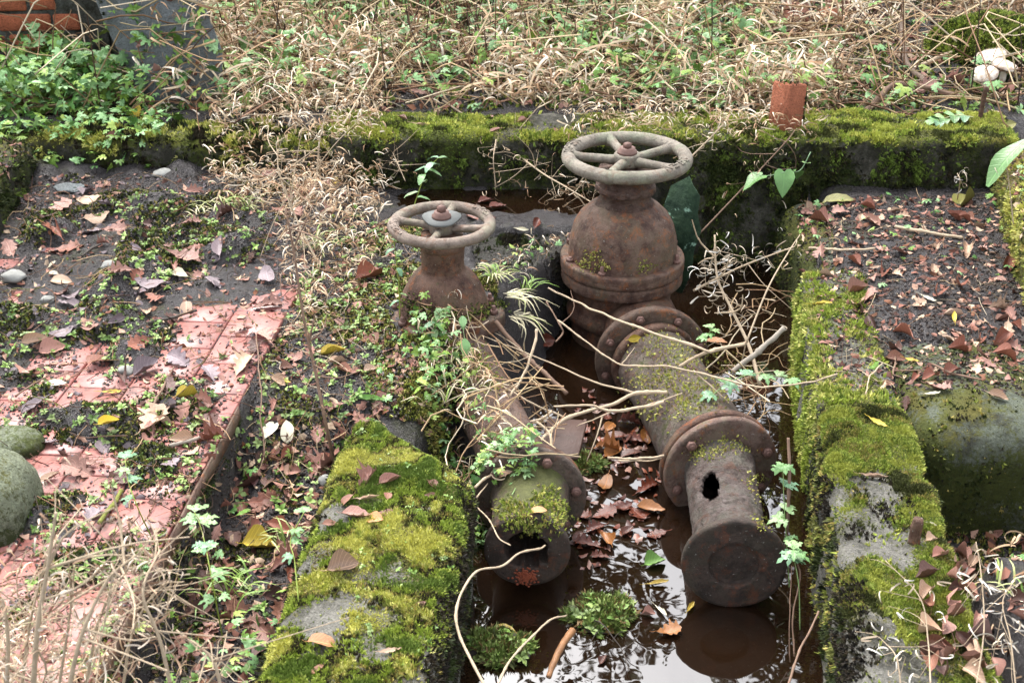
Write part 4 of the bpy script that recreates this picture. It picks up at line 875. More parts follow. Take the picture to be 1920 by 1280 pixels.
# straws
def straw(k, n=6, bend=.12, r=.011):
    r_ = random.Random(k); P_ = spline([(-.5, 0, 0), (-.15, r_.uniform(-bend, bend), r_.uniform(0, bend)), (.2, r_.uniform(-bend, bend), r_.uniform(0, bend)), (.5, 0, r_.uniform(0, bend))], n); V, F = tube(P_, np.linspace(r, r * .6, n), 3, False); return V, F
STRAW = [straw(k) for k in range(8)]
STRAWC = [lin(c) * .72 for c in ((210, 188, 150), (190, 162, 122), (170, 138, 104), (226, 208, 178), (150, 116, 88))]
BROWNC = [lin(c) * .6 for c in ((120, 88, 66), (96, 70, 54), (140, 104, 80), (70, 54, 44))]
stuff('dry_straw', STRAW, A_BANK, 2700, (.08, .50), STRAWC + BROWNC[:3], 'fallen straw coloured stems criss crossing the bank', 'dry stems', MA, tilt=.22, lift=.014, dens_=lambda c: 1 - .75 * region(1720, 130, 230, 110)(c))
BENT = [straw(20 + k, 9, .38, .0055) for k in range(8)]
stuff('bent_stalks', BENT, A_BANK, 620, (.22, .75), STRAWC, 'long bent pale stalks sprawling over the bank', 'dry stems', MA, tilt=.30, lift=.05, dens_=lambda c: np.clip(1 - .6 * region(1720, 130, 230, 110)(c) - blob(c, -1.3, 4.5, .35), 0, 1))
stuff('dry_straw', STRAW, A_SLAB, 650, (.02, .10), STRAWC + BROWNC * 2, 'thin stems and needles lying on the slab', 'dry stems', MA, tilt=.12, lift=.005)
stuff('dry_straw', STRAW, A_TILE, 1000, (.02, .15), BROWNC * 2 + STRAWC[1:3] + [lin((120, 120, 60)) * .6], 'thin stems lying on the muddy tiles', 'dry stems', MA, tilt=.15, lift=.006)
stuff('dry_straw', STRAW, A_STRIP, 380, (.02, .11), STRAWC + BROWNC, 'thin dead stems on the strip beside the small valve', 'dry stems', MA, tilt=.3, lift=.007)
stuff('dry_straw', STRAW, A_TRENCH, 160, (.03, .12), STRAWC + BROWNC, 'thin dead stems in the leafy trench', 'dry stems', MA, tilt=.3, lift=.01)
# curls (split dry seed pods and withered blades)
def curl(k, n=8, w=.035):
    r_ = random.Random(100 + k); a = 0; p = np.zeros(3); P_ = [p.copy()]; turn = r_.uniform(.25, .75); el = r_.uniform(.3, 1.2); d = np.array([math.cos(el), 0, math.sin(el)]); ax = np.array([r_.uniform(-.4, .4), 1, r_.uniform(-.4, .4)]); ax /= np.linalg.norm(ax)
    for i in range(n):
        p = p + d / n * 1.2; P_.append(p.copy()); q = turn * (.5 + i / n); d = d * math.cos(q) + np.cross(ax, d) * math.sin(q)
    P_ = np.array(P_); wv = w * (1 - np.abs(np.linspace(-.6, 1, n + 1)) ** 3)[:, None] * ax; V = np.concatenate([P_ - wv, P_ + wv]); m = n + 1
    return V, [np.array([[i, i + 1, m + i + 1, m + i] for i in range(n)])]
CURL = [curl(k) for k in range(12)]
CURLC = [lin(c) * .86 for c in ((216, 196, 166), (198, 172, 140), (232, 218, 196), (180, 150, 118), (160, 126, 96))]
curlzones = [(region(540, 190, 150, 80), 1.2), (region(480, 130, 130, 60), .8), (region(1180, 130, 330, 90), .55), (region(1400, 170, 120, 70), 1.3), (region(1480, 110, 160, 60), .9), (region(1000, 200, 200, 40), .5), (region(760, 150, 220, 80), .3), (region(1780, 20, 120, 60), .6)]
clumpy = lambda c, s_=91: sstep(.44, .60, fbm(c, 3.2, 4, s_))
dz_ = lambda c: np.clip(np.clip(sum(w_ * f(c) for f, w_ in curlzones), .04, 1) * (.12 + clumpy(c)) * (1 - .8 * region(1720, 130, 230, 110)(c)) * (1 - .6 * region(860, 70, 200, 110)(c)), .003, 1)
def tangle(name, area, n, hmax, size, cols, lab, dens_=None, z=2.):
    p, nn = xy_down(n, area, z, dens_); p[:, 2] += hmax * rng.random(n) ** 1.6; o = scatter(name, CURL, p, np.tile([0, 0, 1.], (n, 1)), rng.uniform(*size, n), cols, MA, None, 1., .7); return tag(o, lab, 'dry stems', kind='stuff')
tangle('dry_curls', A_BANK, 5600, .17, (.03, .14), CURLC, 'tangle of pale curled dry pods and blades on the bank', dz_)
tangle('dry_curls', [tuple(PZ(*q, .19))[:2] for q in ((380, 300), (600, 330), (720, 300), (720, 200), (400, 200))], 1500, .12, (.02, .07), CURLC, 'pale dry tangle hanging over the break between the kerbs')
tangle('dry_curls', [tuple(PZ(*q, .19))[:2] for q in ((1060, 268), (1530, 268), (1530, 200), (1060, 200))], 900, .07, (.02, .07), CURLC, 'dry curls spilling over the kerb near the standing brick')
tangle('dry_curls', plan((560, 640), (660, 560), (740, 470), (620, 430), (520, 480)), 420, .08, (.02, .06), CURLC, 'pale withered curls beside the small handwheel')
tangle('dry_curls', plan((560, 330), (700, 330), (720, 450), (520, 450)), 420, .10, (.02, .07), CURLC, 'withered pale blades in front of the slumped kerb')
tangle('dry_curls', A_CORNER, 240, .10, (.03, .07), CURLC, 'pale curls over the near right leaf pile')
tangle('dry_curls', plan((780, 640), (880, 630), (960, 780), (940, 880), (820, 800), z=-.03), 300, .09, (.025, .06), CURLC, 'pale withered blades tangled over the left pipe', z=1)
stuff('dry_straw', STRAW, plan((820, 640), (960, 640), (1060, 820), (1000, 880), (860, 860), z=-.05), 90, (.08, .26), STRAWC, 'thin dead stems tangled over the left pipe', 'dry stems', MA, tilt=.35, lift=.05, z=1)
stuff('dry_straw', STRAW, plan((1300, 560), (1460, 480), (1480, 720), (1360, 780), z=-.1), 60, (.08, .26), STRAWC, 'thin dead stems jammed between thick pipe and wall', 'dry stems', MA, tilt=.5, lift=.06, z=1)
# standing dead stems
def stems(name, area, n, hrange, cols, lab, lean=.25, dens_=None):
    p, nn = xy_down(n, area, 2., dens_); mb = MB()
    for q in p:
        h_ = rng.uniform(*hrange); d_ = rng.normal(0, lean, 2) * h_; V, F = tube(spline([q - np.array([0, 0, .01]), q + np.array([d_[0] * .3, d_[1] * .3, h_ * .5]), q + np.array([d_[0], d_[1], h_])], 6), np.linspace(.0035, .0016, 6), 4, False); mb.add(V, F, cols[rng.integers(len(cols))] * rng.uniform(.7, 1.2))
    return tag(mb.obj(name, MA), lab, 'dead stems', kind='stuff')
brownz = lambda c: np.clip(.08 + region(860, 60, 180, 70)(c) + .5 * region(560, 60, 140, 60)(c), 0, 1)
stems('dead_stems', A_BANK, 420, (.12, .42), BROWNC, 'upright brown dead stems on the bank', .22, brownz)
# green leaves
def herbleaf(k):
    """a three to five fingered, deeply cut leaf on a stalk"""
    r_ = random.Random(300 + k); mb = MB()
    for i, a in enumerate((-1.25, -.65, 0, .65, 1.25)[(0 if k % 2 else 1):(5 if k % 2 else 4)]):
        l = (1 - .22 * abs(a)) * r_.uniform(.8, 1.05); out = [(0, 0), (.22, .06), (.34, .20), (.42, .09), (.58, .24), (.66, .10), (.82, .15), (1, 0)]; top_ = [(x_ * l, y_ * l) for x_, y_ in out]; pts_ = top_ + [(x_, -y_) for x_, y_ in top_[-2:0:-1]]; m = len(pts_)
        V = np.array([(x_ * math.cos(a) - y_ * math.sin(a), x_ * math.sin(a) + y_ * math.cos(a), .35 * x_ - .55 * x_ * x_ + .25 * abs(y_) + r_.uniform(-.02, .02)) for x_, y_ in pts_])
        F = [np.array([[j, j + 1, m - j - 1, (m - j) % m] for j in range(1, 6)]), np.array([[0, 1, m - 1], [6, 7, 8]])]; mb.add(V, F)
    return np.concatenate(mb.V), [np.concatenate(f) for f in mb.F.values()]
HERB = [herbleaf(k) for k in range(6)]
GREENS = [lin(c) * .75 for c in ((130, 172, 112), (104, 150, 84), (150, 190, 130), (88, 132, 64), (120, 158, 70))]
GREENY = [lin(c) * .75 for c in ((130, 160, 66), (108, 142, 58), (160, 182, 90), (90, 124, 52))]
def herbs(name, area, n, h, size, cols, lab, dens_=None, tilt=.45, temps=HERB, z=2.):
    p, nn = xy_down(n, area, z, dens_); hh = h * rng.random(n) ** 1.1; base = p.copy(); p[:, 2] += hh + .004; o = scatter(name, temps, p, np.tile([0, 0, 1.], (n, 1)), rng.uniform(*size, n), cols, MAG, None, 1., tilt, True); tag(o, lab, 'green plants', kind='stuff'); return o
herbs('green_herbs', A_LEFTBANK, 900, .17, (.030, .065), GREENS + GREENY[:2], 'leafy green herbs in front of the brick wall', lambda c: np.clip(.12 + region(110, 170, 150, 75)(c), 0, 1) * (1 - .85 * blob(c, -1.22, 4.5, .22)))
herbs('green_herbs', [(-2, 4.15), (-1.3, 4.12), (-1.2, 4.4), (-2, 4.4)], 260, .05, (.025, .05), GREENS + GREENY, 'green herbs growing over the slumped kerb')
herbs('green_herbs', A_BANK, 5200, .15, (.022, .060), GREENS + GREENY, 'low green herbs between the stalks of the bank', lambda c: np.clip(.05 + (sstep(.42, .6, fbm(c, 2.4, 4, 43)) + .8 * region(880, 90, 260, 90)(c)) * (1 - .93 * np.clip(1.3 * region(1780, 120, 270, 140)(c), 0, 1)), 0, 1))
herbs('green_herbs', A_RIM, 60, .03, (.012, .026), GREENY + GREENS, 'small herbs on the rim left of the pipe', lambda c: offv(c) * (c[:, 1] < 3.0))
herbs('green_herbs', [(-.12, 3.34), (.0, 3.36), (.18, 3.6), (.1, 3.68), (-.1, 3.5)], 26, .02, (.012, .026), GREENY + GREENS, 'small weeds along the edge of the wet ledge')
tangle('dry_curls', [(-.12, 3.34), (.0, 3.34), (.2, 3.62), (.1, 3.7)], 90, .05, (.015, .05), CURLC, 'withered bits on the wet ledge between the valves')
herbs('green_herbs', A_CORNER, 90, .06, (.018, .034), GREENS, 'green herbs round the near right leaf pile')
HOLE = [(.98, 2.05), (1.6, 2.05), (1.6, 2.5), (1.0, 2.5)]
stuff('moss_cushions', TUFT, HOLE, 5000, (.005, .012), MOSSD + MOSSY[3:], 'moss in the hollow below the rounded slab edge', 'moss', MA, smooth=True)
stuff('leaf_litter', FRAG, HOLE, 300, (.008, .024), LITTER, 'leaf scraps in the hollow below the rounded slab edge', 'leaf litter', MA, tilt=.4, lift=.004)
tangle('dry_curls', [(-1.0, 1.42), (-.62, 1.42), (-.66, 1.60), (-1.0, 1.74)], 1300, .30, (.015, .06), [c * .85 for c in CURLC], 'blurred dry pods and feathery stalks at the near left corner')
herbs('green_herbs', A_SLAB, 60, .012, (.016, .03), GREENS, 'small ferny herbs on the far part of the slab', lambda c: .02 + sstep(3.3, 3.8, c[:, 1]))
herbs('green_herbs', A_TRENCH, 110, .07, (.018, .034), GREENS + GREENY, 'green herbs growing along the leafy trench', lambda c: .1 + sstep(2.1, 1.8, c[:, 1]))
herbs('green_herbs', plan((770, 640), (850, 650), (900, 760), (940, 870), (860, 870), (790, 770), z=-.05), 300, .08, (.014, .032), GREENY + GREENS, 'green herbs trailing over the left pipe', z=1)
herbs('green_herbs', plan((870, 800), (1000, 830), (1010, 880), (880, 880), z=-.05), 190, .05, (.012, .028), GREENY + GREENS, 'pale green herbs round the top of the left flange', z=1)
def oval(l=1., w=.3, c=.2, n=4):
    t_ = np.linspace(0, 1, n + 1); wv = w * np.sin(np.pi * np.clip(t_ * .92 + .04, 0, 1)) ** .8; x_ = t_ * l; z_ = c * (x_ - 1.4 * x_ * x_); V = np.concatenate([np.c_[x_, wv, z_ + .3 * wv], np.c_[x_, 0 * wv, z_], np.c_[x_, -wv, z_ + .3 * wv]]); m = n + 1
    return V, [np.array([[r_ * m + i, r_ * m + i + 1, (r_ + 1) * m + i + 1, (r_ + 1) * m + i] for r_ in (0, 1) for i in range(n)])]
def seedling(k):
    r_ = random.Random(700 + k); mb = MB(); n_ = r_.randint(4, 7)
    for i in range(n_):
        V, F = oval(1., r_.uniform(.22, .34), .5, 3); a = i * 2.4 + r_.uniform(-.3, .3); s_ = r_.uniform(.5, 1); el = r_.uniform(.1, .8); V = V * s_; V = np.c_[V[:, 0] * math.cos(el) - V[:, 2] * math.sin(el), V[:, 1], V[:, 0] * math.sin(el) + V[:, 2] * math.cos(el) + i * .09]; mb.add(np.c_[V[:, 0] * math.cos(a) - V[:, 1] * math.sin(a), V[:, 0] * math.sin(a) + V[:, 1] * math.cos(a), V[:, 2]], F)
    return np.concatenate(mb.V), [np.concatenate(f) for f in mb.F.values()]
SEED = [seedling(k) for k in range(7)]
SEEDC = [lin(c) * .72 for c in ((140, 172, 84), (116, 150, 66), (164, 190, 110), (98, 130, 58), (130, 150, 90))]
stuff('seedlings', SEED, A_TILE, 1100, (.008, .019), SEEDC, 'small green seedlings sprouting on the muddy tiles', 'seedlings', MAG, tilt=.3, dens_=lambda c: np.clip(sstep(.45, .6, fbm(c, 6, 4, 21)) * sstep(4.0, 3.5, c[:, 1]), .01, 1), smooth=True)
stuff('seedlings', SEED, A_STRIP, 420, (.008, .020), SEEDC, 'green seedlings along the strip beside the small valve', 'seedlings', MAG, tilt=.3, smooth=True)
stuff('seedlings', SEED, A_BANK, 3600, (.015, .036), SEEDC + GREENS, 'green seedlings scattered across the bank', 'seedlings', MAG, tilt=.3, dens_=lambda c: np.clip(.08 + sstep(.45, .6, fbm(c, 2.4, 4, 43)) * (1 - .93 * np.clip(1.3 * region(1780, 120, 270, 140)(c), 0, 1)), 0, 1), smooth=True)
stuff('seedlings', SEED, A_SLAB, 50, (.008, .018), SEEDC, 'green seedlings at the back of the slab', 'seedlings', MAG, tilt=.3, dens_=lambda c: .03 + sstep(3.2, 3.7, c[:, 1]), smooth=True)
stuff('seedlings', SEED, A_TRENCH, 130, (.010, .022), SEEDC, 'green seedlings in the leafy trench', 'seedlings', MAG, tilt=.3, smooth=True)
stuff('seedlings', SEED, [(-.3, 1.5), (-.12, 1.5), (-.12, 2.5), (-.34, 2.5)], 130, (.006, .012), SEEDC, 'tiny green seedlings in the moss of the plinth', 'seedlings', MAG, tilt=.3, smooth=True)
# ---- boulders on the tiles
m_boulder = m_concrete('lichen_boulder', (.27, .30, .20), (.10, .125, .035), .3)
def boulder(c, r, lab, seed):
    V, F = rock(seed, *r, 5, .12); V = rough(V, .010, 9, seed); V = V + np.array(c); me = mk_mesh('boulder', V, F, m_boulder); me.attributes.new('moss', 'FLOAT', 'POINT').data.foreach_set('value', np.asarray(.05 + .6 * fbm(V, 9, 4, 5) + .35 * sstep(.06, 0, V[:, 2]), np.float32))
    o = link('boulder', me); tag(o, lab, 'boulder'); return o, remember(V, F)
_, S_b1 = boulder((-1.135, 2.15, .02), (.115, .13, .135), 'large pale green boulder on the tiles at the left edge', 3)
_, S_b2 = boulder((-1.17, 2.42, .0), (.075, .06, .05), 'smaller lichen boulder just behind the large pale one', 8)
rebuild_bvh()
# =================================================================== FALLEN LEAVES
def leaf_mesh(kind, seed, mat):
    r_ = random.Random(seed); n = 13 if kind == 'oak' else 8; cols_ = np.array([-1, -.5, 0, .5, 1]); t_ = np.linspace(0, 1, n + 1)
    base = np.sin(np.pi * np.clip(t_, 0, 1) ** (1.25 if kind in ('oak', 'willow') else .85)) ** (.75 if kind != 'willow' else 1.) 
    wid = {'oak': .30, 'beech': .31, 'willow': .15, 'round': .40, 'curled': .36}[kind]
    hw = wid * base
    if kind == 'oak': hw = hw * (1 + .36 * np.cos(2 * np.pi * (t_ * 4.6 + r_.random() * .2))) * .95
    else: hw = hw * (1 + .06 * np.cos(2 * np.pi * t_ * 9 + seed))
    hw[0] = .012; hw[-1] = .02
    U, T = np.meshgrid(cols_, t_, indexing='ij'); asym = 1 + .12 * np.sin(T * 5 + seed) * np.sign(U)
    x = T - .5; y = U * hw[None] * asym; fold = r_.uniform(.15, .9); crl = r_.uniform(-.5, .9); sidec = r_.uniform(-.6, 1.2); tw = r_.uniform(-.6, .6)
    if kind == 'curled': fold = r_.uniform(.05, .3); sidec = r_.uniform(.9, 1.7); crl = r_.uniform(-.8, .8); tw = r_.uniform(-.9, .9)
    z = fold * np.abs(y) * .8 + crl * (x ** 2) * .8 + sidec * y * y * 2.5 + tw * x * y * 1.5 + .02 * np.sin(T * 23 + U * 3 + seed) * np.abs(U)
    y = y / (1 + .35 * abs(sidec) * np.abs(U)); x = x * (1 - .12 * abs(crl)); x = x + .07 * np.abs(U) * (1 if kind == 'oak' else 0) * np.sin(T * 3.1)
    V = np.stack([x, y, z - z.min() - .0], -1).reshape(-1, 3); m = n + 1
    F = np.array([[a * m + b_, (a + 1) * m + b_, (a + 1) * m + b_ + 1, a * m + b_ + 1] for a in range(4) for b_ in range(n)]); uv = np.stack([U, T], -1).reshape(-1, 2)
    i0 = 2 * m; p0 = V[i0]; P_ = np.array([p0 + np.array([.04, 0, 0]), p0 + np.array([-.09, .01 * r_.uniform(-1, 1), -.01]), p0 + np.array([-.18, .04 * r_.uniform(-1, 1), .02])]); V2, F2 = tube(P_, [.012, .009, .008], 3, False)
    return mk_mesh('leaf', np.concatenate([V, V2]), [F, F2[0] + len(V)], mat, None, np.concatenate([uv, np.zeros((len(V2), 2))]))
LC = {k: m_leaf('leaf_' + k, tuple(lin(c) * .72), **kw) for k, c, kw in (
    ('pinkbrown', (182, 134, 118), {}), ('tan', (206, 172, 144), {}), ('brown', (150, 104, 84), {}), ('dark', (98, 66, 56), {}), ('rust', (158, 98, 76), {}), ('orange', (206, 146, 96), {}), ('yellow', (232, 204, 76), dict(dark=.75)), ('cream', (236, 228, 200), dict(dark=.85, spot=.15)),
    ('green', (128, 172, 84), dict(dark=.8, spot=.1)), ('olive', (158, 154, 80), {}), ('plum', (96, 44, 42), dict(rough=.35)), ('grey', (150, 132, 136), {}), ('wetred', (118, 62, 44), dict(wet=True)), ('wetorange', (168, 112, 62), dict(wet=True)), ('wetyellow', (206, 178, 80), dict(wet=True)), ('wetbrown', (106, 66, 54), dict(wet=True)))}
_lm = {}
def leaf_me(kind, var, colr):
    k = (kind, var, colr)
    if k not in _lm: _lm[k] = leaf_mesh(kind, var * 7 + len(kind), LC[colr])
    return _lm[k]
def put_leaf(name, me, h, nrm, size, yaw, lift, tilt, label, group=None):
    o = link(name, me); z = Vector(nrm).lerp(Vector((0, 0, 1)), .35) + Vector((random.gauss(0, tilt), random.gauss(0, tilt), 0)); z.normalize(); x = Vector((math.cos(yaw), math.sin(yaw), 0)); x = (x - z * x.dot(z)).normalized(); y = z.cross(x)
    o.matrix_world = Matrix(((x.x, y.x, z.x, h.x), (x.y, y.y, z.y, h.y), (x.z, y.z, z.z, h.z + lift), (0, 0, 0, 1))) @ Matrix.Diagonal((size, size, size, 1))
    return tag(o, label, 'leaf', group)
def one(px, py, kind, colr, size, yaw, label, tilt=.15, lift=.004, var=None):
    h, n_ = hit(px, py); put_leaf('fallen_leaf' if kind != 'oak' else 'oak_leaf', leaf_me(kind, random.randint(0, 4) if var is None else var, colr), h, n_, size, R(yaw), lift, tilt, label)
MARKS = {'on the soil strip': [('behind the plinth', 690, 730), ('by the tall dead stem', 590, 680), ('by the cupped red leaf', 690, 540), ('at the tile edge', 500, 720), ('near the lance leaf', 640, 800)],
 'on the muddy red tiles': [('near the boulder', 70, 880), ('by the pyramid shaped leaf', 188, 682), ('by the bright yellow leaf', 352, 748), ('along the tile edge', 500, 620), ('by the two white leaves', 98, 505), ('below the slumped kerb', 330, 380), ('by the dark twig', 325, 598), ('near the tall dead plant', 545, 480), ('by the lower tile edge', 330, 900)],
 'on the right slab': [('near the far kerb', 1600, 400), ('by the olive leaf corner', 1810, 390), ('by the pale stick', 1740, 450), ('behind the yellow lance leaf', 1580, 530), ('by the orange yellow leaf', 1788, 600), ('near the white leaf', 1760, 720), ('by the slab front edge', 1900, 740), ('at the right edge', 1910, 560)],
 'in the leafy trench': [('by the dark red leaf', 468, 897), ('by the big yellow leaf', 487, 1027), ('at the near end', 420, 1190), ('against the plinth', 590, 1000), ('by the tile edging', 390, 1030)],
 'on the bank': [('by the upright branch', 1700, 80), ('above the larger handwheel', 1180, 150), ('near the light orange leaf', 895, 116), ('at the left', 680, 100), ('by the lichen covered brick', 1500, 60), ('near the mushrooms', 1850, 140), ('at the top middle', 1150, 30)],
 'in the near right leaf pile': [('under the white sprig', 1840, 1080), ('at the lower edge', 1800, 1260), ('by the kerb', 1740, 1150), ('at the right edge', 1910, 1180)],
 'between the two pipes': [('near the forked branch', 1130, 760), ('by the orange yellow leaf', 1140, 845), ('by the middle flange', 1215, 920), ('near the green floating leaf', 1200, 1040), ('by the open flange', 1100, 1000)]}
def many(poly, n, mixl, size, where, zmin=-9, tilt=.28, lift=.004, maxtry=20000):
    """mixl: [(share, kind, colour, words)]"""
    c = 0; marks = MARKS.get(where, []); xs = [p[0] for p in poly]; ys = [p[1] for p in poly]; acc = np.cumsum([m[0] for m in mixl]); tr = 0; placed = []
    while c < n and tr < maxtry:
        tr += 1; px, py = random.uniform(min(xs), max(xs)), random.uniform(min(ys), max(ys))
        if not inpoly([(px, py)], poly)[0]: continue
        h, n_ = hit(px, py)
        if n_.z < .45 or h.z < zmin: continue
        if any((h - q).length < .028 for q in placed): continue
        placed.append(h); k = int(np.searchsorted(acc, random.random() * acc[-1])); _, kind, colr, wd = mixl[k]; sz = random.uniform(*size); mid = (size[0] + size[1]) / 2
        if marks: wd = ('large ' if sz > mid else 'small ') + wd
        wh = where if not marks else where + ' ' + min(marks, key=lambda m: (m[1] - px) ** 2 + (m[2] - py) ** 2)[0]
        nm = 'oak_leaf' if kind == 'oak' else 'fallen_leaf'; put_leaf(nm, leaf_me(kind, random.randint(0, 6), colr), h, n_, sz, random.uniform(0, 6.28), lift, tilt, wd + ' ' + wh, wd + ' ' + wh); c += 1
